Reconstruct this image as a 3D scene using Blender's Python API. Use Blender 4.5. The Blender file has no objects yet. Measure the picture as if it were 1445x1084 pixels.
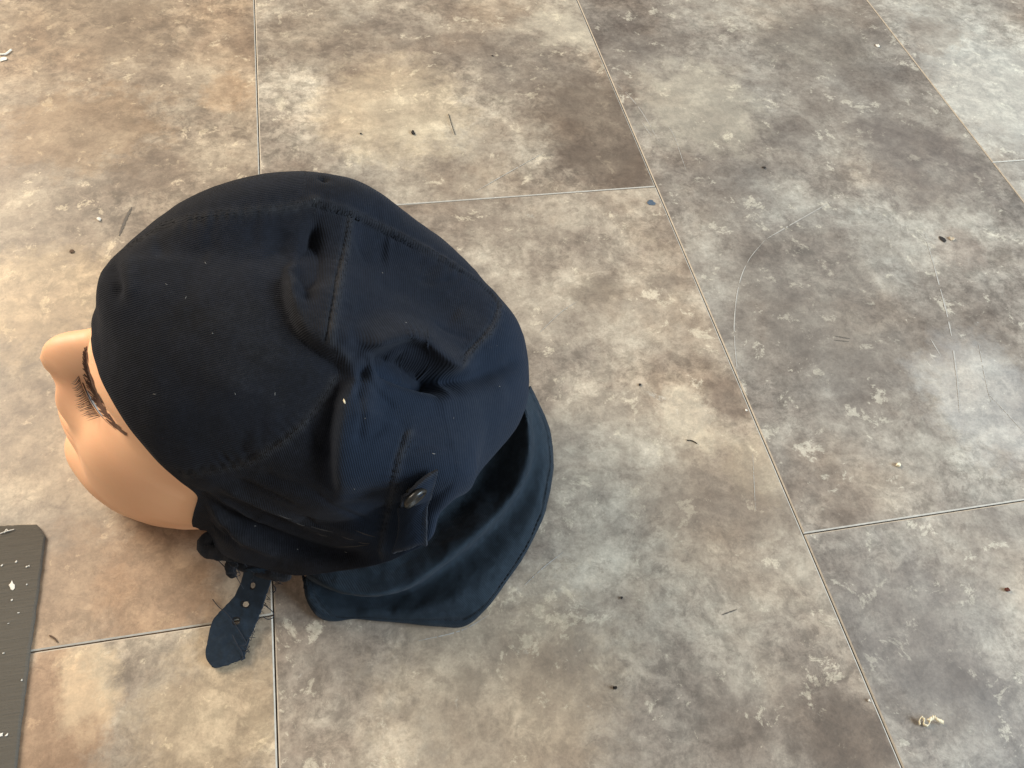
import bpy, bmesh, math, random
import numpy as np
from mathutils import Vector, Matrix, noise
from mathutils.bvhtree import BVHTree

random.seed(7)
RNG = np.random.default_rng(7)
S = bpy.context.scene
C = S.collection

# ------------------------------------------------------------------ camera
CAM_R = np.array([[0.97867915, -0.18939965, 0.07946636],
                  [0.10885823, 0.806388, 0.58128158],
                  [0.17417525, 0.5602376, -0.80981283]])       # right, up, forward
CAM_H = 0.48
CAM_F = 1181.155
PW, PH = 1445.0, 1084.0
cam_data = bpy.data.cameras.new('camera')
cam = bpy.data.objects.new('camera', cam_data)
C.objects.link(cam)
r_, u_, f_ = CAM_R
cam.matrix_world = Matrix(((r_[0], u_[0], -f_[0], 0.0), (r_[1], u_[1], -f_[1], 0.0),
                           (r_[2], u_[2], -f_[2], CAM_H), (0, 0, 0, 1)))
cam_data.sensor_width = 36.0
cam_data.lens = CAM_F / PW * 36.0
cam_data.clip_start = 0.01
cam_data.clip_end = 50
S.camera = cam
S.render.resolution_x, S.render.resolution_y = 1024, 768
S.view_settings.view_transform = 'Standard'
S.view_settings.look = 'None'
S.view_settings.exposure = 0.0
S.view_settings.gamma = 1.0

# ------------------------------------------------------------------ light: soft room light, window on the right
world = bpy.data.worlds.new('World')
S.world = world
world.use_nodes = True
bg = world.node_tree.nodes['Background']
bg.inputs[0].default_value = (1.0, 0.955, 0.89, 1)
bg.inputs[1].default_value = 0.43


def area(name, loc, target, size, power, colour, size_y=None):
    d = bpy.data.lights.new(name, 'AREA')
    d.energy = power
    d.color = colour
    d.shape = 'RECTANGLE'
    d.size = size
    d.size_y = size_y or size
    o = bpy.data.objects.new(name, d)
    C.objects.link(o)
    o.location = loc
    o.rotation_euler = (Vector(target) - Vector(loc)).to_track_quat('-Z', 'Y').to_euler()
    return o


area('window_light', (1.9, -0.55, 0.90), (0.1, 0.35, 0.05), 1.1, 80, (0.70, 0.86, 1.0), 0.9)
area('room_light', (-1.35, 1.45, 1.25), (-0.1, 0.45, 0.0), 1.1, 70, (1.0, 0.87, 0.70))


# ------------------------------------------------------------------ helpers
def ray_dir(px, py):
    d = CAM_R.T @ np.array([(px - PW / 2) / CAM_F, -(py - PH / 2) / CAM_F, 1.0])
    return d / np.linalg.norm(d)


CAM_O = np.array([0, 0, CAM_H])


def at(px, py, z=0.0):
    """point at height z that the photograph shows at this pixel"""
    d = ray_dir(px, py)
    return CAM_O + d * ((z - CAM_H) / d[2])


def project(P):
    c = (np.asarray(P) - CAM_O) @ CAM_R.T
    return np.stack([PW / 2 + CAM_F * c[..., 0] / c[..., 2], PH / 2 - CAM_F * c[..., 1] / c[..., 2]], -1)


def mesh_obj(name, verts, faces, mat, parent=None, smooth=True):
    m = bpy.data.meshes.new(name)
    m.from_pydata([tuple(map(float, v)) for v in verts], [], [tuple(map(int, f)) for f in faces])
    m.update()
    if smooth:
        m.polygons.foreach_set('use_smooth', [True] * len(m.polygons))
    if mat is not None:
        m.materials.append(mat)
    o = bpy.data.objects.new(name, m)
    C.objects.link(o)
    if parent is not None:
        o.parent = parent
        o.matrix_parent_inverse = parent.matrix_world.inverted()
    return o


def empty(name, loc=(0, 0, 0)):
    o = bpy.data.objects.new(name, None)
    C.objects.link(o)
    o.location = loc
    o.empty_display_size = 0.02
    o.matrix_world = Matrix.Translation(Vector(loc))
    return o


def tag(o, label=None, cat=None, group=None, kind=None):
    for k, v in (('label', label), ('category', cat), ('group', group), ('kind', kind)):
        if v:
            o[k] = v
    return o


def catmull(pts, n):
    """n points evenly spaced (by length) on a Catmull-Rom curve through pts"""
    P = np.asarray(pts, float)
    Q = np.vstack([2 * P[0] - P[1], P, 2 * P[-1] - P[-2]])
    out = []
    for i in range(1, len(Q) - 2):
        for t in np.linspace(0, 1, 24, endpoint=False):
            a, b, c, d = Q[i - 1], Q[i], Q[i + 1], Q[i + 2]
            out.append(0.5 * (2 * b + (c - a) * t + (2 * a - 5 * b + 4 * c - d) * t * t
                              + (3 * b - a - 3 * c + d) * t ** 3))
    out.append(P[-1])
    out = np.array(out)
    s = np.r_[0, np.cumsum(np.linalg.norm(np.diff(out, axis=0), axis=1))]
    q = np.linspace(0, s[-1], n)
    return np.stack([np.interp(q, s, out[:, k]) for k in range(out.shape[1])], 1)


def catmull_t(P, ts):
    """Catmull-Rom through rows of P (any trailing shape) at parameters 0..len-1"""
    P = np.asarray(P, float)
    Q = np.concatenate([[2 * P[0] - P[1]], P, [2 * P[-1] - P[-2]]])
    out = []
    for t in ts:
        i = min(int(t), len(P) - 2)
        x = t - i
        a, b, c, d = Q[i], Q[i + 1], Q[i + 2], Q[i + 3]
        out.append(0.5 * (2 * b + (c - a) * x + (2 * a - 5 * b + 4 * c - d) * x * x
                          + (3 * b - a - 3 * c + d) * x ** 3))
    return np.array(out)


def tube(pts, r, n=6, taper=None):
    P = np.asarray(pts, float)
    V, F = [], []
    T = np.gradient(P, axis=0)
    T /= np.linalg.norm(T, axis=1)[:, None] + 1e-12
    ref = np.array([0.3, 0.5, 0.81])
    for i, (p, t) in enumerate(zip(P, T)):
        a = np.cross(t, ref)
        a /= np.linalg.norm(a) + 1e-12
        b = np.cross(t, a)
        rr = r * (taper[i] if taper is not None else 1)
        for k in range(n):
            an = 2 * math.pi * k / n
            V.append(p + rr * (a * math.cos(an) + b * math.sin(an)))
    for i in range(len(P) - 1):
        for k in range(n):
            F.append((i * n + k, i * n + (k + 1) % n, (i + 1) * n + (k + 1) % n, (i + 1) * n + k))
    F.append(tuple(range(n))[::-1])
    F.append(tuple(range((len(P) - 1) * n, len(P) * n)))
    return V, F


def join(parts):
    V, F = [], []
    for v, f in parts:
        o = len(V)
        V.extend(v)
        F.extend([tuple(i + o for i in q) for q in f])
    return V, F


def smoothstep(a, b, x):
    t = np.clip((x - a) / (b - a), 0, 1)
    return t * t * (3 - 2 * t)


# ------------------------------------------------------------------ materials
class Nodes:
    def __init__(self, name):
        self.m = bpy.data.materials.new(name)
        self.m.use_nodes = True
        self.t = self.m.node_tree
        self.b = self.t.nodes['Principled BSDF']

    def n(self, kind, **kw):
        x = self.t.nodes.new(kind)
        for k, v in kw.items():
            if k in x.inputs:
                x.inputs[k].default_value = v
            else:
                setattr(x, k, v)
        return x

    def l(self, a, b):
        self.t.links.new(a, b)

    def noise(self, vec, scale, detail=6, rough=0.55, dist=0.0, out='Fac'):
        x = self.n('ShaderNodeTexNoise', Scale=scale, Detail=detail, Roughness=rough, Distortion=dist)
        self.l(vec, x.inputs['Vector'])
        return x.outputs[out]

    def ramp(self, fac, stops):
        x = self.n('ShaderNodeValToRGB')
        e = x.color_ramp.elements
        while len(e) < len(stops):
            e.new(0.5)
        for el, (p, c) in zip(e, stops):
            el.position = p
            el.color = (c, c, c, 1) if isinstance(c, (int, float)) else (*c, 1)
        self.l(fac, x.inputs['Fac'])
        return x.outputs['Color']

    def mix(self, fac, a, b, mode='MIX'):
        x = self.n('ShaderNodeMix', data_type='RGBA', blend_type=mode)
        for v, s in ((fac, x.inputs[0]), (a, x.inputs[6]), (b, x.inputs[7])):
            if isinstance(v, (int, float)):
                s.default_value = v
            elif isinstance(v, tuple):
                s.default_value = (*v, 1)
            else:
                self.l(v, s)
        return x.outputs[2]

    def math(self, op, a, b=None):
        x = self.n('ShaderNodeMath', operation=op)
        for v, s in ((a, x.inputs[0]), (b, x.inputs[1])):
            if v is None:
                continue
            if isinstance(v, (int, float)):
                s.default_value = v
            else:
                self.l(v, s)
        return x.outputs[0]

    def bump(self, height, strength, dist, normal=None):
        x = self.n('ShaderNodeBump', Strength=strength, Distance=dist)
        self.l(height, x.inputs['Height'])
        if normal is not None:
            self.l(normal, x.inputs['Normal'])
        return x.outputs['Normal']


def plain(name, col, rough=0.6, spec=0.4, vary=0.25, scale=400):
    N = Nodes(name)
    g = N.n('ShaderNodeTexCoord').outputs['Object']
    f = N.noise(g, scale, 4)
    c = N.mix(f, tuple(x * (1 - vary) for x in col), tuple(min(1, x * (1 + vary)) for x in col))
    N.l(c, N.b.inputs['Base Color'])
    N.b.inputs['Roughness'].default_value = rough
    N.b.inputs['Specular IOR Level'].default_value = spec
    N.l(N.bump(f, 0.2, 0.0004), N.b.inputs['Normal'])
    return N.m


# tile number, where on the floor, radius (m), stretch, colour, strength, raggedness
PRINTS_AND_VEIL = [
    (101, 850, 185, .085, 1.3, (0.135, 0.110, 0.094), .75, .55),
    (101, 560, 150, .085, 1.1, (0.56, 0.51, 0.41), .55, .7),
    (101, 450, 60, .08, 1.0, (0.20, 0.165, 0.135), .45, .7),
    (101, 800, 40, .05, 1.0, (0.58, 0.57, 0.51), .6, .8),
    (112, 985, 150, .075, 1.2, (0.56, 0.53, 0.45), .6, .7),
    (112, 1290, 235, .085, 1.0, (0.185, 0.165, 0.155), .7, .6),
    (112, 1150, 60, .09, .8, (0.22, 0.20, 0.175), .45, .7),
    (112, 1150, 420, .08, 1.2, (0.215, 0.20, 0.185), .45, .6),
    (112, 1390, 560, .06, 1.3, (0.50, 0.52, 0.53), .5, .6),  # bluish-white window falloff painted into the tile colour
    (112, 1350, 350, .03, 1.0, (0.29, 0.235, 0.205), .4, 1.0),
    (121, 1420, 130, .12, 1.2, (0.58, 0.58, 0.54), .65, .6),
    (121, 1320, 50, .045, 1.0, (0.27, 0.225, 0.19), .45, 1.0),
    (100, 968, 585, .024, 1.2, (0.50, 0.49, 0.44), .70, 1.1),
    (100, 1000, 618, .020, .7, (0.47, 0.44, 0.38), .6, 1.1),
    (100, 1030, 562, .022, 1.1, (0.165, 0.135, 0.118), .7, .6),
    (100, 1070, 660, .030, 1.2, (0.50, 0.46, 0.38), .55, .7),
    (100, 845, 412, .026, .7, (0.185, 0.168, 0.150), .65, .8),
    (100, 935, 395, .016, .8, (0.185, 0.165, 0.150), .6, .8),
    (100, 1200, 1050, .040, 1.0, (0.145, 0.122, 0.105), .7, .7),
    (100, 700, 960, .085, 1.0, (0.44, 0.38, 0.30), .45, .6),
    (100, 1000, 700, .06, 1.0, (0.215, 0.185, 0.16), .5, .7),
    (91, 225, 815, .045, 1.6, (0.265, 0.180, 0.118), .75, .5),
    (91, 90, 840, .040, 1.4, (0.30, 0.215, 0.145), .6, .7),
    (90, 70, 1010, .040, 1.6, (0.29, 0.185, 0.115), .7, .7),
    (90, 120, 965, .022, 1.6, (0.60, 0.57, 0.47), .75, .9),
    (90, 300, 1010, .05, 1.0, (0.46, 0.39, 0.29), .5, .7),
    (91, 120, 180, .09, .8, (0.27, 0.205, 0.145), .6, .7),
    (91, 320, 130, .03, 1.1, (0.36, 0.255, 0.165), .4, .9),
    (91, 120, 40, .12, .8, (0.235, 0.20, 0.165), .55, .7),
    (91, 210, 245, .045, .7, (0.20, 0.168, 0.145), .6, .8),
    (91, 60, 420, .07, 1.0, (0.56, 0.49, 0.37), .5, .7),
    (111, 1300, 900, .06, 1.0, (0.215, 0.20, 0.19), .5, .7),
]


def tile_material():
    N = Nodes('stone_look_vinyl')
    obj = N.n('ShaderNodeObjectInfo')
    tc = N.n('ShaderNodeTexCoord').outputs['Object']
    off = N.n('ShaderNodeVectorMath', operation='SCALE')
    comb = N.n('ShaderNodeCombineXYZ')
    N.l(obj.outputs['Random'], comb.inputs[0])
    r2 = N.math('MULTIPLY', obj.outputs['Random'], 7.31)
    N.l(r2, comb.inputs[1])
    N.l(N.math('MULTIPLY', obj.outputs['Random'], 3.17), comb.inputs[2])
    N.l(comb.outputs[0], off.inputs[0])
    off.inputs['Scale'].default_value = 40
    add = N.n('ShaderNodeVectorMath', operation='ADD')
    N.l(tc, add.inputs[0])
    N.l(off.outputs[0], add.inputs[1])
    p = add.outputs[0]
    # warp
    wn = N.n('ShaderNodeTexNoise', Scale=14.0, Detail=3.0)
    N.l(p, wn.inputs['Vector'])
    wv = N.n('ShaderNodeVectorMath', operation='MULTIPLY_ADD')
    N.l(wn.outputs['Color'], wv.inputs[0])
    wv.inputs[1].default_value = (0.016, 0.016, 0.016)
    N.l(p, wv.inputs[2])
    q = wv.outputs[0]
    big = N.noise(p, 5.0, 4, 0.55)
    med = N.noise(q, 24, 9, 0.62)
    fine = N.noise(q, 95, 9, 0.7, 0.2)
    grain = N.noise(p, 700, 3, 0.6)
    patch = N.noise(q, 46, 12, 0.76, 0.3)
    hue = N.noise(p, 9, 4, 0.55)
    # tone: dark taupe -> mid -> cream
    tone = N.math('ADD', N.math('MULTIPLY', big, 0.80), N.math('MULTIPLY', med, 0.70))
    tone = N.math('ADD', tone, N.math('MULTIPLY', fine, 0.34))
    tone = N.math('SUBTRACT', tone, 0.45)
    col = N.ramp(tone, [(0.22, (0.125, 0.102, 0.086)), (0.42, (0.235, 0.202, 0.170)),
                        (0.54, (0.335, 0.298, 0.250)), (0.70, (0.50, 0.462, 0.390)), (0.88, (0.66, 0.635, 0.555))])
    # rust / umber bloom and cool grey bloom
    rust = N.ramp(hue, [(0.50, 0.0), (0.68, 1.0)])
    col = N.mix(N.math('MULTIPLY', rust, 0.30), col, N.mix(1.0, col, (1.0, 0.74, 0.52), 'MULTIPLY'))
    cool = N.ramp(hue, [(0.30, 1.0), (0.46, 0.0)])
    col = N.mix(N.math('MULTIPLY', cool, 0.5), col, N.mix(1.0, col, (0.86, 0.93, 1.0), 'MULTIPLY'))
    # crusty pale flakes with crisp edges, and darker ones
    fl = N.ramp(patch, [(0.585, 0.0), (0.61, 1.0)])
    col = N.mix(N.math('MULTIPLY', fl, 0.48), col, (0.62, 0.57, 0.46))
    fd = N.ramp(patch, [(0.40, 1.0), (0.425, 0.0)])
    col = N.mix(N.math('MULTIPLY', fd, 0.30), col, (0.125, 0.10, 0.083))
    fw = N.ramp(N.noise(q, 34, 10, 0.75, 0.5), [(0.66, 0.0), (0.71, 1.0)])
    col = N.mix(N.math('MULTIPLY', fw, 0.34), col, (0.62, 0.63, 0.60))
    # speckled crust
    cr = N.ramp(N.noise(q, 85, 10, 0.78, 0.4), [(0.43, 0.72), (0.485, 0.95), (0.505, 1.04), (0.56, 1.27)])
    clus = N.ramp(N.noise(p, 11, 4, 0.6), [(0.36, 0.25), (0.60, 1.0)])
    col = N.mix(N.math('MULTIPLY', clus, N.math('ADD', N.math('MULTIPLY', obj.outputs['Alpha'], 0.45), 0.5)), col, N.mix(1.0, col, cr, 'MULTIPLY'))
    # brush-like grey-green smears and fine pores of the print
    sm = N.ramp(N.noise(q, 60, 11, 0.74, 0.9), [(0.47, 1.0), (0.50, 0.80), (0.53, 1.0)])
    col = N.mix(N.math('MULTIPLY', clus, 0.55), col, N.mix(1.0, col, sm, 'MULTIPLY'))
    po = N.ramp(N.noise(p, 270, 8, 0.74), [(0.36, 0.80), (0.50, 1.0), (0.66, 1.13)])
    col = N.mix(0.75, col, N.mix(1.0, col, po, 'MULTIPLY'))
    # larger clouds, veins and blooms printed on particular tiles, and a painted window veil
    wz = N.n('ShaderNodeTexNoise', Scale=34.0, Detail=12.0, Roughness=0.74)
    geo = N.n('ShaderNodeNewGeometry').outputs['Position']
    N.l(geo, wz.inputs['Vector'])
    for tile, px, py, rad, asp, colr, stg, warp in PRINTS_AND_VEIL:
        c = at(px, py)
        ws = N.n('ShaderNodeVectorMath', operation='MULTIPLY_ADD')
        N.l(wz.outputs['Color'], ws.inputs[0])
        ws.inputs[1].default_value = (warp * rad * 2.6,) * 3
        N.l(geo, ws.inputs[2])
        sb = N.n('ShaderNodeVectorMath', operation='SUBTRACT')
        N.l(ws.outputs[0], sb.inputs[0])
        o_ = warp * rad * 1.3
        sb.inputs[1].default_value = (c[0] + o_, c[1] + o_, 0)
        sx = N.n('ShaderNodeVectorMath', operation='MULTIPLY')
        N.l(sb.outputs[0], sx.inputs[0])
        sx.inputs[1].default_value = (1 / rad, 1 / (rad * asp), 0)
        ln = N.n('ShaderNodeVectorMath', operation='LENGTH')
        N.l(sx.outputs[0], ln.inputs[0])
        fac = N.ramp(ln.outputs['Value'], [(0.55, stg), (0.94, 0.0)])
        gate = N.n('ShaderNodeMath', operation='COMPARE')
        N.l(obj.outputs['Object Index'], gate.inputs[0])
        gate.inputs[1].default_value = tile
        gate.inputs[2].default_value = 0.5
        fac = N.math('MULTIPLY', fac, gate.outputs[0])
        tx = N.mix(0.45, N.mix(1.0, col, (2.6, 2.6, 2.6), 'MULTIPLY'), (1.0, 1.0, 1.0))
        col = N.mix(fac, col, N.mix(1.0, tx, colr, 'MULTIPLY'))
    # small dark pits and grain
    g2 = N.ramp(grain, [(0.30, 0.92), (0.70, 1.06)])
    col = N.mix(1.0, col, g2, 'MULTIPLY')
    # each tile's tint (own colour with some light painted in) and print contrast
    col = N.mix(1.0, col, obj.outputs['Color'], 'MULTIPLY')
    N.l(col, N.b.inputs['Base Color'])
    rg = N.math('ADD', N.math('MULTIPLY', med, 0.16), 0.36)
    N.l(rg, N.b.inputs['Roughness'])
    N.b.inputs['Specular IOR Level'].default_value = 0.45
    h = N.math('ADD', N.math('MULTIPLY', fine, 0.7), N.math('MULTIPLY', grain, 0.3))
    N.l(N.bump(h, 0.22, 0.0006), N.b.inputs['Normal'])
    return N.m


def cloth_material(name, col_a, col_b, twill=True, blue=(0.011, 0.02, 0.042)):
    N = Nodes(name)
    tc = N.n('ShaderNodeTexCoord')
    g = tc.outputs['Object']
    uv = tc.outputs['UV']
    f1 = N.noise(g, 22, 5, 0.6)
    f2 = N.noise(g, 260, 5, 0.7)
    c = N.mix(N.ramp(f1, [(0.35, 0.0), (0.65, 1.0)]), col_a, col_b)
    c = N.mix(N.math('MULTIPLY', N.ramp(f2, [(0.45, 0.0), (0.8, 1.0)]), 0.5), c, tuple(x * 1.9 for x in col_b))
    bl = N.n('ShaderNodeAttribute', attribute_name='navy')  # per-vertex navy; on the crown it paints in cool window light
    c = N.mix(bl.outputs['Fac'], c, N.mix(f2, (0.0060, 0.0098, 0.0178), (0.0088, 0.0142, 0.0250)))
    # worn, dusty places stored per vertex (seams, fold crests)
    at_ = N.n('ShaderNodeAttribute', attribute_name='wear')
    w = N.math('MULTIPLY', at_.outputs['Fac'], N.ramp(f2, [(0.25, 0.15), (0.75, 1.0)]))
    c = N.mix(w, c, (0.036, 0.034, 0.033))
    # bits of dust
    d = N.ramp(N.noise(g, 900, 2, 0.5), [(0.80, 0.0), (0.83, 1.0)])
    c = N.mix(N.math('MULTIPLY', d, 0.35), c, (0.25, 0.24, 0.23))
    du = N.math('MULTIPLY', N.ramp(N.noise(g, 60, 6, 0.7), [(0.5, 0.0), (0.72, 1.0)]), N.ramp(N.noise(g, 1100, 3, 0.7), [(0.5, 0.0), (0.7, 1.0)]))
    c = N.mix(N.math('MULTIPLY', du, 0.30), c, (0.045, 0.042, 0.040))
    N.b.inputs['Roughness'].default_value = 0.92
    N.b.inputs['Specular IOR Level'].default_value = 0.15
    N.b.inputs['Sheen Weight'].default_value = 0.035
    N.b.inputs['Sheen Roughness'].default_value = 0.45
    N.b.inputs['Sheen Tint'].default_value = (0.75, 0.82, 1.0, 1)
    nz = N.noise(g, 1500, 3, 0.6)
    nrm = N.bump(nz, 0.35, 0.0004)
    if twill:
        wv = N.n('ShaderNodeTexWave', wave_type='BANDS', bands_direction='X', Scale=1.0, Distortion=0.6)
        wv.inputs['Detail'].default_value = 2
        wv.inputs['Detail Scale'].default_value = 1.5
        N.l(uv, wv.inputs['Vector'])
        c = N.mix(N.math('MULTIPLY', wv.outputs['Fac'], 0.20), c, N.mix(1.0, c, (2.3, 2.3, 2.3), 'MULTIPLY'))
        nrm = N.bump(wv.outputs['Fac'], 0.40, 0.0005, nrm)
    N.l(c, N.b.inputs['Base Color'])
    N.l(nrm, N.b.inputs['Normal'])
    return N.m


def skin_material():
    N = Nodes('painted_skin_vinyl')
    g = N.n('ShaderNodeTexCoord').outputs['Object']
    f = N.noise(g, 18, 4, 0.5)
    c = N.mix(f, (0.82, 0.445, 0.245), (0.87, 0.505, 0.295))
    spk = N.noise(g, 900, 3, 0.6)
    c = N.mix(N.math('MULTIPLY', N.ramp(spk, [(0.35, 0.0), (0.8, 1.0)]), 0.12), c, (0.9, 0.6, 0.42))
    N.l(c, N.b.inputs['Base Color'])
    sc_ = N.ramp(N.noise(g, 130, 8, 0.75, 0.6), [(0.62, 0.0), (0.70, 1.0)])
    c = N.mix(N.math('MULTIPLY', sc_, 0.16), c, (0.60, 0.33, 0.20))
    bl = N.ramp(N.noise(g, 34, 5, 0.6), [(0.40, 0.0), (0.70, 1.0)])
    c = N.mix(N.math('MULTIPLY', bl, 0.22), c, (0.82, 0.40, 0.235))
    N.l(c, N.b.inputs['Base Color'])
    N.l(N.math('ADD', N.math('MULTIPLY', N.noise(g, 90, 6, 0.7), 0.30), 0.36), N.b.inputs['Roughness'])
    N.b.inputs['Specular IOR Level'].default_value = 0.4
    N.b.inputs['Subsurface Weight'].default_value = 0.12
    N.b.inputs['Subsurface Radius'].default_value = (0.004, 0.0016, 0.0008)
    N.b.inputs['Subsurface Scale'].default_value = 1.0
    N.l(N.bump(N.noise(g, 350, 4, 0.6), 0.06, 0.0004), N.b.inputs['Normal'])
    return N.m


M_TILE = tile_material()
M_JOINT = plain('tile_edge', (0.47, 0.42, 0.35), 0.7, 0.3, 0.35, 300)
M_GROUT = plain('joint_dirt', (0.055, 0.042, 0.032), 0.9, 0.2, 0.3, 300)
M_SKIN = skin_material()
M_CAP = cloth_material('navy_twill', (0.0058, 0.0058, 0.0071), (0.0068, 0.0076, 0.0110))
M_FLAP = cloth_material('navy_lining_cloth', (0.0092, 0.0140, 0.0195), (0.0140, 0.0210, 0.0285))
M_STRAP = cloth_material('navy_strap_cloth', (0.0095, 0.0150, 0.0225), (0.0145, 0.0220, 0.0320), False)
M_THREAD = plain('navy_thread', (0.030, 0.032, 0.038), 0.9, 0.1)
M_STITCH = plain('stitch_thread', (0.014, 0.0135, 0.014), 0.9, 0.1)

# ------------------------------------------------------------------ floor: staggered 1:2 vinyl tiles
TW = 0.6947257 * CAM_H
X1 = -0.1357803 * CAM_H
Y1 = 1.0893916 * CAM_H
floor_v = [(-1.6, -1.0, -0.0036), (2.6, -1.0, -0.0036), (2.6, 2.6, -0.0036), (-1.6, 2.6, -0.0036)]
floor = mesh_obj('floor', floor_v, [(0, 1, 2, 3)], M_GROUT, None, False)
tag(floor, kind='structure')


def tile_mesh():
    bm = bmesh.new()
    gap, bev, dep = 0.00042, 0.0008, 0.0006
    hw, hl = TW / 2 - gap, TW - gap
    low = [bm.verts.new((x, y, -0.004)) for x, y in ((-hw, -hl), (hw, -hl), (hw, hl), (-hw, hl))]
    mid = [bm.verts.new((x, y, -dep)) for x, y in ((-hw, -hl), (hw, -hl), (hw, hl), (-hw, hl))]
    top = [bm.verts.new((x, y, 0.0)) for x, y in ((-hw + bev, -hl + bev), (hw - bev, -hl + bev),
                                                 (hw - bev, hl - bev), (-hw + bev, hl - bev))]
    bm.faces.new(top)
    for a, b in ((low, mid), (mid, top)):
        for i in range(4):
            j = (i + 1) % 4
            bm.faces.new((a[i], a[j], b[j], b[i]))
    m = bpy.data.meshes.new('floor_tile')
    bm.to_mesh(m)
    bm.free()
    m.materials.append(M_TILE)
    m.materials.append(M_JOINT)
    for p in m.polygons:
        if 0.05 < abs(p.normal.z) < 0.98:
            p.material_index = 1
    return m


TM = tile_mesh()
tints = {-2: (1.02, 0.93, 0.82), -1: (1.05, 0.96, 0.84), 0: (1.02, 0.98, 0.92), 1: (0.95, 0.96, 0.96), 2: (1.08, 1.10, 1.11),
         3: (0.95, 0.98, 1.0)}  # warm left, cool right: tile colour and the room's light together
for cidx in range(-2, 4):
    base = Y1 if cidx % 2 == 0 else Y1 - TW
    for k in range(-2, 2):
        o = bpy.data.objects.new('floor_tile', TM)
        C.objects.link(o)
        o.parent = floor
        o.location = (X1 + (cidx + 0.5) * TW, base + (2 * k + 1) * TW, RNG.uniform(-0.00012, 0.00012))
        j = RNG.uniform(0.94, 1.04)
        o.pass_index = 100 + 10 * cidx + (k + 2 if cidx == 1 else k + 1)
        o.color = (*[j * c for c in tints[cidx]], 1.0 if k * 2 * TW + base > 0.35 or cidx < 0 else 0.55)

# ------------------------------------------------------------------ head (frame: forward, left, up in mm)
YAW, PIT, ROL = 0.207, 0.4429, 0.0612
HT = np.array([-0.063, 0.286, 0.0745])
HS = 0.9459
_F = np.array([-math.cos(YAW), math.sin(YAW), 0.0])
_U = np.array([0, 0, 1.0])
_L = np.cross(_U, _F)
_F2 = math.cos(PIT) * _F + math.sin(PIT) * _U
_U2 = -math.sin(PIT) * _F + math.cos(PIT) * _U
_L2 = math.cos(ROL) * _L + math.sin(ROL) * _U2
_U3 = -math.sin(ROL) * _L + math.cos(ROL) * _U2
HM = np.array([_F2, _L2, _U3]).T * HS / 1000.0
HMI = np.linalg.inv(HM)


def H(p):
    return np.asarray(p, float) @ HM.T + HT


def toH(P):
    return (np.asarray(P) - HT) @ HMI.T


TAB = np.array([  # z, front, back, half width, widest x
    (-122, 30, -60, 36, -12), (-114, 62, -60, 41, -8), (-108, 80, -62, 45, -5), (-100, 90, -64, 49, 0), (-90, 93, -68, 53, 2),
    (-76, 89, -74, 57, 4), (-60, 91, -80, 60, 5), (-45, 92, -86, 63, 5), (-30, 88, -91, 66, 4),
    (-10, 83, -95, 69, 2), (8, 84, -97, 70, -3), (28, 91, -98, 72, -8), (45, 91, -97, 73, -10),
    (65, 85, -92, 71, -11), (85, 71, -80, 62, -11), (100, 52, -61, 47, -10), (109, 32, -39, 30, -9),
    (114, 12, -20, 13, -8), (115.5, -6.5, -7.5, 0.4, -7)], float)


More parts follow.
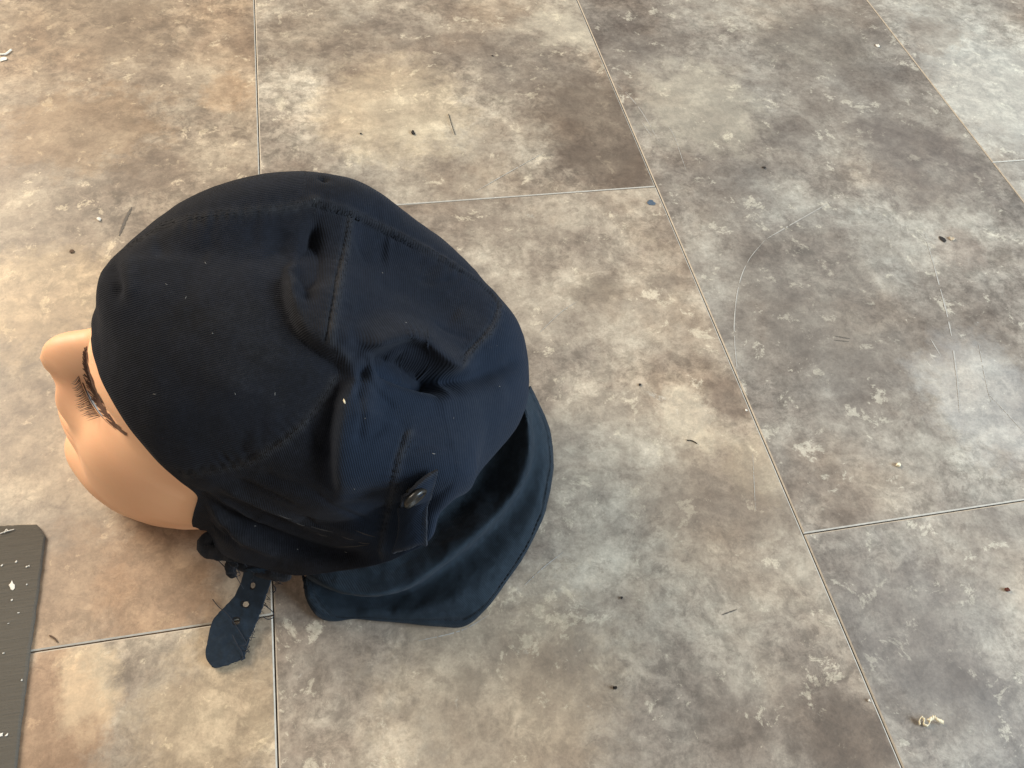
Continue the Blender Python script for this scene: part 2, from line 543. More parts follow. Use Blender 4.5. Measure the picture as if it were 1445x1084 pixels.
def build_head():
    tz = np.concatenate([np.linspace(-122, -40, 90), np.linspace(-39.5, 45, 150), 45 + 70.5 * np.sin(np.linspace(0.02, math.pi / 2, 60))])
    nth = 260
    # columns packed towards the face
    u = np.linspace(-math.pi, math.pi, nth, endpoint=False)
    th = u - 0.45 * np.sin(u)
    cols = [np.interp(tz, TAB[:, 0], TAB[:, k]) for k in range(1, 5)]
    ker = np.hanning(13)
    ker /= ker.sum()
    sm = []
    for c in cols:
        cc = np.convolve(np.r_[[c[0]] * 6, c, [c[-1]] * 6], ker, 'valid')
        wgt = smoothstep(95, 113, tz)
        sm.append(cc * (1 - wgt) + c * wgt)
    xf, xb, w, x0 = [c[:, None] for c in sm]
    Z = np.repeat(tz[:, None], nth, 1)
    ct, st = np.cos(th)[None], np.sin(th)[None]
    nfront = 2.0 + 0.35 * np.exp(-((tz[:, None] + 5) / 55) ** 2)
    rad = (np.abs(ct) ** nfront + np.abs(st) ** nfront) ** (-1 / nfront)
    ct2, st2 = np.where(ct > 0, rad * ct, ct), np.where(ct > 0, rad * st, st)
    X = x0 + np.where(ct > 0, (xf - x0) * ct2, (x0 - xb) * ct2)
    Y = w * st2
    front = np.clip(ct, 0, 1)

    def g(y, z, sy, sz):
        return np.exp(-((Y - y) / sy) ** 2 - ((Z - z) / sz) ** 2)

    def both(y, z, sy, sz):
        return g(y, z, sy, sz) + g(-y, z, sy, sz)
    D = np.zeros_like(X)
    zn = np.array([-40, -35, -31, -26, -20, -14, -6, 4, 14, 24, 32])
    hn = np.array([0, 5, 15, 23, 25.5, 24, 18.5, 11.5, 6.0, 2.0, 0])
    sn = np.array([13, 13, 12.5, 11.5, 10.5, 9.2, 7.8, 7.0, 7.5, 9, 10])
    hN = np.interp(Z, zn, hn)
    sN = np.interp(Z, zn, sn)
    D += hN * np.exp(-np.abs(Y / sN) ** 2.2)
    D += 6.5 * both(13, -27, 5.5, 6)
    D -= 9.5 * both(32, 7, 15, 10)
    D -= 3.0 * both(16, 9, 7, 10)
    D += 6.5 * both(33, 4, 12, 7.5)
    D += 4.0 * both(34, 26, 22, 8)
    D += 2.0 * g(0, 27, 20, 9)
    D += 3.5 * both(46, -22, 17, 17)
    D += 6.0 * g(0, -49, 19, 4.2) + 6.5 * g(0, -59.5, 16, 4.8) - 2.4 * g(0, -54, 24, 1.6)
    D -= 1.2 * g(0, -44, 4, 5)
    D -= 3.6 * g(0, -72, 24, 5.5)
    D += 5.0 * g(0, -93, 19, 12)
    D -= 2.2 * both(27, -60, 7, 14)
    X = X + D * front ** 0.6
    V = H(np.stack([X, Y, Z], -1).reshape(-1, 3))
    nr = len(tz)
    F = []
    for i in range(nr - 1):
        for j in range(nth):
            k = (j + 1) % nth
            F.append((i * nth + j, i * nth + k, (i + 1) * nth + k, (i + 1) * nth + j))
    F.append(tuple(range(nth))[::-1])
    F.append(tuple(range((nr - 1) * nth, nr * nth)))
    return V, F


HV, HF = build_head()
FACE_OUT = np.array([(128, 463), (105, 467), (88, 470), (76, 475), (64, 485), (57, 499), (58, 510), (63, 520), (70, 529), (77, 537),
                     (79, 544), (77.5, 553), (77.5, 563), (80, 575), (83, 586), (87, 600), (92, 614), (92, 622), (91, 636),
                     (93, 648), (98, 657), (107, 672), (118, 686), (130, 699), (143, 709), (162, 722), (183, 731), (200, 737),
                     (216, 742), (235, 745), (253, 747), (275, 748), (296, 748)], float)


def fit_face(V):
    """nudge nose, lips, chin and jaw (both sides alike) until the outline is the mannequin's"""
    T = catmull(FACE_OUT, 70)
    tg = np.gradient(T, axis=0)
    tg /= np.linalg.norm(tg, axis=1)[:, None]
    nn = np.stack([tg[:, 1], -tg[:, 0]], 1)
    c = np.array([260, 560.0])
    flip = np.sign(((T - c) * nn).sum(1))
    nn = nn * flip[:, None]
    HP = toH(V)
    for it in range(22):
        pp = project(H(HP))
        num = np.zeros_like(HP)
        den = np.full(len(HP), 0.35)
        er = []
        for t, g, n in zip(T, tg, nn):
            rel = pp - t
            al = np.abs(rel @ g)
            ou = rel @ n
            sel = np.where((al < 2.5) & (np.abs(ou) < 45))[0]
            if len(sel) == 0:
                continue
            i = sel[np.argmax(ou[sel])]
            e = -ou[i]
            er.append(e)
            dep = (H(HP[i]) - CAM_O) @ CAM_R[2]
            dv = (n[0] * CAM_R[0] - n[1] * CAM_R[1]) * e * dep / CAM_F
            dh = HMI @ dv
            for sgn in (1, -1):
                q = HP[i] * np.array([1, sgn, 1])
                if sgn < 0 and abs(HP[i, 1]) < 1.0:
                    continue
                d2 = ((HP - q) ** 2).sum(1)
                w = np.exp(-d2 / (2 * 8.0 ** 2))
                num += w[:, None] * (dh * np.array([1, sgn, 1]))
                den += w
        HP = HP + 0.7 * num / den[:, None]
    print('face outline error', np.abs(er).mean(), np.abs(er).max())
    return H(HP)


HV = fit_face(HV)
head_root = empty('mannequin_head', tuple(HT * np.array([1, 1, 0])))
tag(head_root, 'peach skinned mannequin head lying tilted back, face to the left under the navy cap', 'mannequin head')
head_mesh = mesh_obj('head', HV, HF, M_SKIN, head_root)
BVH_HEAD = BVHTree.FromPolygons([tuple(v) for v in HV], HF)


def cast(bvh, px, py):
    d = ray_dir(px, py)
    hit, nrm, _, _ = bvh.ray_cast(Vector(CAM_O), Vector(d))
    return (None, None) if hit is None else (np.array(hit), np.array(nrm))


# ------------------------------------------------------------------ cap: crown
CC = H((-22, 0, 34))
BVH_CC_MIN = 0.0028


def head_radius(d):
    """distance from the cap centre to the outside of the head along d"""
    far = CC + np.asarray(d) * 0.6
    hit, _, _, _ = BVH_HEAD.ray_cast(Vector(far), Vector(-np.asarray(d)))
    return np.linalg.norm(np.array(hit) - CC) if hit is not None else 0.05


# edge of the cap: along the left cheek, under the ear piece, round the nape, mirrored on the right
face_px = [(138, 497), (147, 523), (159, 550), (175, 579), (191, 603), (208, 623), (231, 649), (257, 672), (281, 692)]
edge_left = []
for p in face_px:
    hit, nrm = cast(BVH_HEAD, *p)
    edge_left.append(hit + nrm * 0.0030)
edge_left_H = toH(np.array(edge_left))
low_px = [(291, 722, .050), (297, 752, .040), (308, 779, .034), (352, 796, .037), (412, 812, .046), (478, 806, .060), (532, 797, .072),
          (575, 780, .084), (612, 750, .088)]
low_H = toH(np.array([at(*p) for p in low_px]))
LEFT = np.vstack([[(96, 0, 39)], [(95, 8, 38.5)], edge_left_H[1:], low_H, [(-96, 30, 0)], [(-103, 0, 4)]])
print('edge', LEFT.round(0).tolist())
RIGHT = LEFT[1:-1][::-1] * np.array([1, -1, 1])
loop = np.vstack([LEFT, RIGHT])
NU, NV = 420, 230
lp = catmull(H(np.vstack([loop, loop[:1]])), NU + 1)[:-1]
BD = lp - CC
BR = np.linalg.norm(BD, axis=1)
BD = BD / BR[:, None]
pole = -0.35 * _F2 + 1.0 * _U3
pole = pole / np.linalg.norm(pole)
vv = 1 - (1 - np.linspace(0.0, 1, NV)) ** 1.15
vv[0] = 0.004
ang = np.arccos(np.clip(BD @ pole, -1, 1))
perp = BD - (BD @ pole)[:, None] * pole
perp /= np.linalg.norm(perp, axis=1)[:, None]
A = vv[:, None] * ang[None]
DIR = np.cos(A)[..., None] * pole + np.sin(A)[..., None] * perp[None]      # NV x NU x 3
VV = np.repeat(vv[:, None], NU, 1)
# head radius on a coarse set of directions, then spread
rh = np.array([[head_radius(d) for d in row[::4]] for row in DIR[::4]])
ri = np.array([np.interp(np.arange(NU), np.arange(0, NU + 4, 4), np.r_[row, row[0]]) for row in rh])
rh = np.array([np.interp(np.arange(NV), np.arange(0, NV, 4), ri[:, j]) for j in range(NU)]).T
# the slack bag of cloth behind and above the head
BAGC = H((-52, 0, 52)) - CC
BAGA = np.array([_F2, _L2, _U3])
BAGR = np.array([0.082, 0.083, 0.062])
dl = DIR @ BAGA.T / BAGR
ol = (BAGC @ BAGA.T) / BAGR
aa = (dl ** 2).sum(-1)
bb = (dl * ol).sum(-1)
cc = (ol ** 2).sum() - 1
rb = (bb + np.sqrt(np.maximum(bb * bb - aa * cc, 1e-9))) / aa
k = 0.006
r0 = k * np.logaddexp((rh + BVH_CC_MIN) / k, rb / k)
edge_w = smoothstep(0.72, 1.0, VV)
RAD = r0 * (1 - edge_w) + BR[None] * edge_w
RAD = np.maximum(RAD, rh + 0.0024)

# pull the outline to the one the cap shows
SIL = np.array([(132, 465), (131, 410), (140, 380), (165, 355), (200, 325), (240, 297), (290, 266), (340, 250), (380, 243),
                (430, 242), (475, 247), (515, 258), (545, 275), (575, 300), (610, 325), (650, 360), (690, 402),
                (720, 432), (738, 460), (746, 500), (748, 545), (742, 580), (725, 615), (700, 645), (680, 668),
                (655, 700), (628, 733), (604, 760), (572, 783), (532, 798)], float)
c0 = project(CC)
silp = catmull(SIL, 400) - c0
sa = np.unwrap(np.arctan2(silp[:, 1], silp[:, 0]))
sr = np.hypot(silp[:, 0], silp[:, 1])
depthf = np.linalg.norm(CC - CAM_O) / CAM_F
targets = np.linspace(sa[0], sa[-1], 46)[1:]
tr = np.interp(targets, sa, sr)
Dflat = DIR.reshape(-1, 3)
free = (1 - smoothstep(0.86, 1.0, VV)).reshape(-1)
R1 = RAD.reshape(-1).copy()
rhf = rh.reshape(-1)
for it in range(26):
    q = project(CC + Dflat * R1[:, None]) - c0
    qa = np.arctan2(q[:, 1], q[:, 0])
    qr = np.hypot(q[:, 0], q[:, 1])
    num = np.zeros_like(R1)
    den = np.full_like(R1, 0.25)
    err = []
    for a, t in zip(targets, tr):
        dd = np.abs((qa - a + math.pi) % (2 * math.pi) - math.pi)
        sel = np.where(dd < 0.04)[0]
        i = sel[np.argmax(qr[sel])]
        e = t - qr[i]
        err.append(e)
        co = np.clip(Dflat @ Dflat[i], -1, 1)
        wgt = np.exp(-(np.arccos(co) / 0.20) ** 2)
        num += wgt * e * depthf
        den += wgt
    R1 = R1 + 0.8 * num / den * free
    R1 = np.maximum(R1, rhf + 0.0022)
print('outline error px', np.abs(err).mean().round(2), np.abs(err).max().round(1))
RAD = R1.reshape(NV, NU)
for _ in range(6):
    z = RAD.copy()
    z[1:-1] = (RAD[:-2] + 2 * RAD[1:-1] + RAD[2:]) / 4
    RAD = (np.roll(z, 1, 1) + 2 * z + np.roll(z, -1, 1)) / 4

CP = CC + DIR * RAD[..., None]                                             # NV x NU x 3


def grid_faces(nv, nu, wrap=True):
    F = []
    for i in range(nv - 1):
        for j in range(nu if wrap else nu - 1):
            k2 = (j + 1) % nu
            F.append((i * nu + j, (i + 1) * nu + j, (i + 1) * nu + k2, i * nu + k2))
    return F


def grid_normals(G, wrap=True):
    if wrap:
        du = np.roll(G, -1, 1) - np.roll(G, 1, 1)
    else:
        du = np.gradient(G, axis=1)
    dv = np.gradient(G, axis=0)
    n = np.cross(dv, du)
    return n / (np.linalg.norm(n, axis=-1, keepdims=True) + 1e-12)


CAPF = grid_faces(NV, NU) + [tuple(range(NU))]
BVH_CAP0 = BVHTree.FromPolygons([tuple(v) for v in CP.reshape(-1, 3)], CAPF)


def on_cap(pts, bvh, n=60):
    out = []
    for p in catmull(pts, n):
        hit, nrm = cast(bvh, *p)
        if hit is not None:
            out.append(np.r_[hit, nrm])
    o = np.array(out)
    return o[:, :3], o[:, 3:]


def near(P, line, nrm):
    """distance to a curve on the cloth, side of it (+ right of travel seen from outside), position along it"""
    best = np.full(len(P), 1e9)
    side = np.zeros(len(P))
    par = np.zeros(len(P))
    svec = np.zeros((len(P), 3))
    n = len(line)
    for i in range(n - 1):
        a, b = line[i], line[i + 1]
        ab = b - a
        L2 = ab @ ab + 1e-15
        t = np.clip((P - a) @ ab / L2, 0, 1)
        w = P - a - t[:, None] * ab
        d = np.sqrt((w * w).sum(1))
        m = d < best
        sd = np.cross(ab, nrm[i])
        sd /= np.linalg.norm(sd) + 1e-12
        s = w @ sd
        best[m] = d[m]
        side[m] = s[m]
        svec[m] = sd
        par[m] = (i + t[m]) / (n - 1)
    near.svec = svec
    return best, side, par


# folds, drawn where they lie on the cloth: (points, kind, height mm, width mm, second width mm)
FOLDS = [
    # big tuck where the crown bag folds over the front panel
    ([(400, 385), (402, 415), (410, 448), (425, 476), (460, 501), (498, 516)], 'lip', 13.0, 2.0, 22),
    ([(446, 312), (442, 345), (434, 395), (428, 440)], 'valley', 5.5, 4.2, 0),
    ([(446, 316), (443, 345), (441, 372)], 'valley', 3.0, 1.8, 0),
    ([(398, 318), (393, 350), (388, 380)], 'valley', 2.2, 5.0, 0),
    ([(490, 330), (478, 400), (462, 465), (474, 492)], 'ridge', 2.0, 6.5, 0),
    ([(500, 350), (524, 346), (552, 354)], 'valley', 3.0, 8, 0),
    # deep hollow behind the side seam, under a soft brow of cloth
    ([(548, 504), (564, 516), (602, 530), (636, 538)], 'valley', 24.0, 6.5, 0),
    ([(541, 492), (540, 512), (548, 530)], 'valley', 9.0, 3.6, 0),
    ([(490, 480), (530, 469), (564, 462), (598, 473), (630, 498), (660, 512)], 'over', 8.5, 6.5, 9.0),
    ([(505, 600), (518, 560), (522, 520), (520, 490)], 'ridge', 2.0, 5.0, 0),
    ([(610, 527), (655, 533), (700, 520), (744, 500)], 'valley', 4.5, 5.5, 0),
    ([(610, 556), (660, 562), (722, 548)], 'ridge', 2.4, 8, 0),
    ([(640, 440), (672, 462), (700, 470)], 'ridge', 1.6, 7, 0),
    # knot of cloth at the end of the cheek seam
    ([(478, 505), (496, 520), (500, 538), (484, 552)], 'ridge', 3.2, 3.0, 0),
    ([(505, 542), (513, 522), (520, 505)], 'valley', 3.0, 2.6, 0),
    # vertical fold between ear piece and side
    ([(500, 535), (480, 565), (471, 605), (469, 650), (474, 700)], 'lip', 9.5, 1.8, 24),
    ([(462, 565), (455, 615), (455, 660)], 'valley', 5.0, 5.0, 0),
    # gathers along the ear piece
    ([(290, 700), (335, 735), (400, 765), (470, 785), (528, 788)], 'valley', 7.5, 4.5, 0),
    ([(300, 680), (360, 702), (430, 733), (490, 752), (536, 756)], 'ridge', 3.8, 5.0, 0),
    ([(300, 718), (340, 758), (400, 785)], 'ridge', 2.8, 3.6, 0),
    ([(306, 708), (318, 735), (322, 765)], 'valley', 1.4, 2.5, 0),
    ([(420, 725), (470, 745), (530, 768)], 'valley', 1.2, 2.0, 0),
    ([(360, 668), (420, 690), (462, 705)], 'valley', 1.8, 4, 0),
    # thin tension wrinkles
    ([(506, 520), (530, 552), (560, 580)], 'valley', 0.9, 1.6, 0),
    ([(500, 545), (508, 580), (505, 625)], 'valley', 1.0, 1.8, 0),
    ([(462, 505), (440, 520), (405, 528)], 'valley', 0.8, 1.8, 0),
    ([(470, 512), (452, 536), (432, 550)], 'valley', 0.8, 1.5, 0),
    ([(430, 560), (410, 575), (396, 598)], 'valley', 0.7, 1.6, 0),
    ([(440, 700), (480, 720), (525, 735)], 'valley', 1.0, 1.8, 0),
    ([(455, 745), (490, 760), (527, 775)], 'valley', 0.9, 1.5, 0),
    ([(330, 675), (370, 690), (420, 715)], 'valley', 1.2, 2.0, 0),
    ([(300, 700), (330, 715), (372, 745)], 'ridge', 1.4, 2.2, 0),
    ([(296, 735), (310, 752), (340, 772)], 'valley', 1.4, 2.0, 0),
    ([(545, 600), (520, 615), (495, 612)], 'valley', 0.9, 2.0, 0),
    ([(575, 635), (600, 628), (640, 632)], 'valley', 0.8, 2.0, 0),
    ([(640, 395), (610, 398), (585, 392)], 'valley', 0.7, 2.2, 0),
    ([(668, 480), (640, 470), (612, 452)], 'valley', 0.7, 2.0, 0),
    ([(225, 322), (222, 340), (235, 362)], 'valley', 0.7, 2.2, 0),
    ([(300, 312), (296, 335), (306, 355)], 'valley', 0.6, 2.4, 0),
    ([(360, 306), (356, 330), (362, 352)], 'valley', 0.8, 2.6, 0),
    # forehead dent and shallow dips
    ([(150, 366), (162, 392), (168, 418)], 'valley', 3.2, 2.8, 0),
    ([(176, 360), (182, 392), (184, 420)], 'ridge', 1.3, 4, 0),
    ([(210, 352), (250, 350), (300, 362)], 'valley', 1.3, 5, 0),
    ([(452, 250), (462, 255)], 'valley', 2.5, 2.2, 0),
    ([(505, 300), (560, 345), (620, 400)], 'valley', 1.6, 8, 0),
    ([(520, 400), (590, 420), (660, 455)], 'valley', 1.6, 9, 0),
    ([(560, 620), (620, 620), (690, 590)], 'ridge', 1.6, 12, 0),
    ([(330, 420), (350, 500), (330, 570)], 'ridge', 1.2, 16, 0),
    ([(350, 610), (342, 630), (345, 645)], 'valley', 0.7, 1.8, 0),
    ([(372, 596), (368, 620), (374, 634)], 'valley', 0.6, 1.6, 0),
    ([(312, 640), (322, 652), (330, 656)], 'valley', 0.6, 1.8, 0),
]
SEAMS = [
    ([(178, 350), (215, 330), (240, 318), (300, 308), (360, 303), (410, 298), (446, 288)], 'flat'),
    ([(446, 288), (470, 296), (500, 305), (545, 325), (590, 350), (640, 380), (685, 410), (702, 432)], 'open'),
    ([(490, 306), (483, 350), (472, 400), (462, 450), (456, 484)], 'flat'),
    ([(702, 432), (692, 458), (668, 486), (646, 504)], 'flat'),
    ([(470, 531), (456, 555), (430, 590), (390, 625), (345, 650), (300, 660), (258, 668)], 'flat'),
    ([(570, 612), (566, 625), (559, 645), (552, 680), (541, 730), (533, 780)], 'flat'),
]
P0 = CP.reshape(-1, 3)
NRM = grid_normals(CP)
if (NRM * DIR).sum() < 0:
    NRM = -NRM
wp = smoothstep(0.02, 0.08, VV)[..., None]
NRM = NRM * wp + DIR * (1 - wp)
NRM /= np.linalg.norm(NRM, axis=-1, keepdims=True)
NRM = NRM.reshape(-1, 3)
edge_fade = (1 - smoothstep(0.97, 1.0, VV)).reshape(-1)
disp = np.zeros(len(P0))
shift = np.zeros_like(P0)
wear = np.zeros(len(P0))
for pts, kind, hgt, w1, w2 in FOLDS:
    L, LN = on_cap(pts, BVH_CAP0, 40)
    d, s, t = near(P0, L, LN)
    d, s = d * 1000, s * 1000
    ends = smoothstep(0, 0.18, t) * (1 - smoothstep(0.82, 1, t)) if len(L) > 2 else 1
    ends = 0.25 + 0.75 * ends
    if kind == 'ridge':
        disp += hgt * np.exp(-(d / w1) ** 2) * ends
        wear += 0.16 * np.exp(-(d / w1) ** 2) * ends
    elif kind == 'over':          # a brow of cloth that hangs over what lies to its right
        g_ = np.exp(-(d / w1) ** 2) * ends
        disp += hgt * g_
        shift += near.svec * (w2 * g_)[:, None]
        wear += 0.12 * g_
    elif kind == 'valley':
        disp -= hgt * np.exp(-(d / w1) ** 2) * ends
    else:
        far = np.exp(-(np.abs(s) / w2) ** 2) * np.exp(-((d - np.abs(s)) / 4) ** 2)
        a = 0.5 * (1 - np.tanh(s / w1))
        disp += hgt * (a - 0.42) * far * ends
        wear += 0.25 * np.exp(-((s + w1) / 3.0) ** 2) * far * ends
for pts, kind in SEAMS:
    L, LN = on_cap(pts, BVH_CAP0, 60)
    d, s, t = near(P0, L, LN)
    d, s = d * 1000, s * 1000
    inl = np.exp(-((d - np.abs(s)) / 1.5) ** 2)
    welt = np.exp(-((np.abs(s + 2.0)) / 1.7) ** 4) * inl
    disp += 0.55 * welt - 0.9 * np.exp(-((s - 0.2) / 0.7) ** 2) * inl
    if kind == 'open':
        disp -= 1.6 * np.exp(-((s - 0.2) / 1.1) ** 2) * inl * (1 - smoothstep(0.35, 0.75, t))
        disp += 0.9 * np.exp(-((s + 2.0) / 1.8) ** 2) * inl
    pk = np.sin(t * 2 * math.pi * 13 + 3 * np.sin(t * 17)) * 0.28 * np.exp(-(np.abs(s) / 5) ** 2) * inl
    disp += pk
    wear += (0.60 if kind == 'flat' else 0.45) * np.exp(-((s + 1.5) / 2.4) ** 2) * inl
# soft crumple
cr = np.array([noise.fractal(Vector(p * 28), 1.0, 2.0, 3) for p in P0])
cr2 = np.array([noise.noise(Vector(p * 150)) for p in P0])
disp += (1.0 * cr + 0.14 * cr2)
P1 = P0 + (NRM * disp[:, None] + shift) * (edge_fade / 1000)[:, None]
# never inside the head
q1 = P1 - CC
rr1 = np.linalg.norm(q1, axis=1)
need = np.maximum(rr1, rhf + 0.0028)
P1 = CC + q1 * (need / rr1)[:, None]
cap_root = empty('cap', (float(HT[0]), float(HT[1]), 0.0))
tag(cap_root, 'worn navy blue cotton cap with neck flap and chin strap, worn on the mannequin head', 'cap')
# turned-in rim gives the cloth its thickness at the open edge
G1 = P1.reshape(NV, NU, 3)
n1 = grid_normals(G1)
if (n1 * DIR).sum() < 0:
    n1 = -n1
down = G1[-1] - G1[-4]
down /= np.linalg.norm(down, axis=1)[:, None]
rim = [G1[-1] + down * 0.0007 - n1[-1] * 0.0005, G1[-1] + down * 0.0004 - n1[-1] * 0.0014]
for kk in (4, 10, 18):
    rim.append(G1[-kk] - n1[-kk] * 0.0020)
RIMV = np.concatenate(rim)
nb0 = NV * NU
RIMF = []
for a_, b_ in zip([(NV - 1) * NU] + [nb0 + k_ * NU for k_ in range(4)], [nb0 + k_ * NU for k_ in range(5)]):
    for j_ in range(NU):
        k2_ = (j_ + 1) % NU
        RIMF.append((a_ + j_, b_ + j_, b_ + k2_, a_ + k2_))
crown = mesh_obj('crown', np.vstack([P1, RIMV]), CAPF + RIMF, M_CAP, cap_root)


def add_attr(o, name, vals):
    a = o.data.attributes.new(name, 'FLOAT', 'POINT')
    a.data.foreach_set('value', np.asarray(vals, np.float32))


def add_uv(o, uv):
    lay = o.data.uv_layers.new(name='UVMap')
    idx = np.empty(len(o.data.loops), np.int32)
    o.data.loops.foreach_get('vertex_index', idx)
    lay.data.foreach_set('uv', np.asarray(uv, np.float32)[idx].reshape(-1))


add_attr(crown, 'wear', np.r_[np.clip(wear, 0, 1) * 0.9, [0.3] * len(RIMV)])
# twill direction differs between the front panel and the panels behind it
HP = toH(P0)
front_poly = np.array([(100, 330), (240, 318), (446, 288), (408, 400), (415, 445), (470, 502), (476, 520), (430, 590), (345, 650),
                       (258, 668), (100, 600)], float)
pp = project(P0)


def inside(poly, pts):
    r = np.zeros(len(pts), bool)
    j = len(poly) - 1
    for i in range(len(poly)):
        a, b = poly[i], poly[j]
        c = ((a[1] > pts[:, 1]) != (b[1] > pts[:, 1])) & (pts[:, 0] < (b[0] - a[0]) * (pts[:, 1] - a[1]) / (b[1] - a[1] + 1e-9) + a[0])
        r ^= c
        j = i
    return r


ff = inside(front_poly, pp) & ((NRM * (P0 - CAM_O)).sum(1) < 0)
ff |= (HP[:, 1] < 0) & (HP[:, 0] > 20)
TPER = 1.25 * 20 / (2 * math.pi)
e_front = (P0 @ np.array([-0.149, 0.831, 0.543])) * 1000       # ribs run across the front panel
e_back = (P0 @ np.array([0.981, -0.023, 0.194])) * 1000         # and nearly upright on the back panels
twu = np.where(ff, e_front, e_back) * (2 * math.pi / 20) / 1.0
# bluer side and back panels: the window's cool light put into the cloth colour
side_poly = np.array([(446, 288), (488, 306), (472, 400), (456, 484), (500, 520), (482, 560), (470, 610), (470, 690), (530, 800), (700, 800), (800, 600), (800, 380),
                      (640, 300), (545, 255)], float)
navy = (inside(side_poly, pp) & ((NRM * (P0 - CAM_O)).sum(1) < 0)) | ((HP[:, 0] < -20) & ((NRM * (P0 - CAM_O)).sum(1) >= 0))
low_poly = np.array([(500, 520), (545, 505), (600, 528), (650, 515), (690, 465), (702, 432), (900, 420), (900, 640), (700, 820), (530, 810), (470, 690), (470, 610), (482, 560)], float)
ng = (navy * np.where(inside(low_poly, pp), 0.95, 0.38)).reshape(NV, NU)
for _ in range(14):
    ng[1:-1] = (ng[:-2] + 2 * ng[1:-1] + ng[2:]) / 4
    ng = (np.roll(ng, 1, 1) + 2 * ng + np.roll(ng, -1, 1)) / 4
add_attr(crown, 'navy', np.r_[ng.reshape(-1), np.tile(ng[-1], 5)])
twu = np.r_[twu, np.tile(twu[-NU:], 5)]
add_uv(crown, np.stack([twu, np.zeros_like(twu)], 1))
BVH_CAP = BVHTree.FromPolygons([tuple(v) for v in P1], CAPF)


def stitches(name, pts, offs, parent, bvh, mat, length=0.0019, gap=0.0013, r=0.00015):
    """a row of thread stitches lying on the cloth"""
    n = 200
    L, LN = on_cap(pts, bvh, n)
    T = np.gradient(L, axis=0)
    T /= np.linalg.norm(T, axis=1)[:, None]
    B = np.cross(T, LN)
    parts = []
    for off in offs:
        Q = []
        for p, b, nn in zip(L, B, LN):
            s = p + b * off
            hit, n2, _, _ = bvh.find_nearest(Vector(s))
            Q.append(np.array(hit) + nn * r * 0.35)
        Q = np.array(Q)
        s = np.r_[0, np.cumsum(np.linalg.norm(np.diff(Q, axis=0), axis=1))]
        x = 0.0
        while x < s[-1] - length:
            if random.random() > 0.12:
                seg = np.stack([np.interp(np.linspace(x, x + length, 4), s, Q[:, k]) for k in range(3)], 1)
                parts.append(tube(seg, r, 4, [0.5, 1, 1, 0.5]))
            x += length + gap
    v, f = join(parts)
    return mesh_obj(name, v, f, mat, parent)


for pts, kind in SEAMS:
    stitches('seam_stitching', pts, (-0.0012, -0.0034) if kind == 'flat' else (-0.0030,), crown, BVH_CAP, M_STITCH)
#@@FLAP@@
# ------------------------------------------------------------------ cap: neck flap spread on the floor
hem = [(431, 812, .016), (432, 842, .006), (446, 868, .003), (468, 877, .0025), (500, 873, .0025), (560, 878, .0025), (620, 884, .0025),
       (655, 884, .0025), (683, 862, .003), (715, 820, .0035), (745, 775, .0045), (765, 730, .006), (778, 680, .009),
       (779, 640, .014), (772, 600, .022), (760, 570, .030), (748, 545, .038)]
inner = [(452, 790, .030), (456, 788, .030), (465, 786, .030), (480, 783, .030), (505, 778, .030), (535, 768, .028), (560, 757, .026),
         (580, 745, .024), (600, 730, .022), (622, 712, .020), (640, 690, .020), (655, 668, .021), (668, 646, .024),
         (680, 622, .030), (688, 600, .036), (692, 580, .042), (692, 560, .048)]
rise = [(436, 808, .032), (444, 808, .035), (458, 810, .037), (482, 814, .038), (515, 815, .036), (552, 800, .034), (585, 780, .029),
        (610, 760, .024), (632, 738, .019), (654, 714, .015), (674, 692, .014), (693, 670, .019), (709, 645, .027),
        (721, 620, .036), (728, 598, .044), (731, 578, .050), (729, 558, .055)]
ridge = [(433, 812, .028), (444, 819, .034), (462, 829, .037), (492, 839, .038), (530, 842, .038), (574, 830, .036), (612, 804, .034),
         (645, 777, .032), (676, 750, .031), (702, 724, .027), (722, 698, .027), (735, 676, .030), (743, 652, .035),
         (747, 630, .041), (747, 606, .047), (743, 585, .053), (735, 565, .057)]
valley = [(432, 816, .018), (444, 824, .010), (464, 831, .006), (494, 836, .004), (534, 838, .004), (580, 832, .006), (618, 808, .008),
          (652, 784, .009), (684, 758, .010), (711, 733, .011), (731, 708, .013), (744, 683, .017), (752, 656, .023),
          (755, 634, .029), (755, 608, .037), (751, 585, .043), (742, 563, .050)]
mid = [(431, 826, .012), (440, 848, .007), (458, 860, .0045), (498, 859, .0045), (548, 861, .006), (600, 859, .009), (640, 845, .010),
       (672, 822, .010), (702, 793, .010), (728, 763, .010), (748, 733, .011), (760, 702, .0135), (767, 668, .018),
       (768, 638, .023), (764, 604, .031), (756, 578, .038), (746, 555, .045)]
ROWS = np.array([[at(*p) for p in row] for row in (inner, rise, ridge, valley, mid, hem)])
FU, FV = 300, 120
tv = np.linspace(0, 5, FV)
tv = np.where(tv > 0, tv, 0)
Gv = catmull_t(ROWS, tv)                                        # FV x 17 x 3
FG = catmull_t(np.swapaxes(Gv, 0, 1), np.linspace(0, 16, FU))     # FU x FV x 3
FG = np.swapaxes(FG, 0, 1)
fn = grid_normals(FG, False)
if fn[..., 2].mean() < 0:
    fn = -fn
V01 = np.repeat((tv / 5)[:, None], FU, 1)
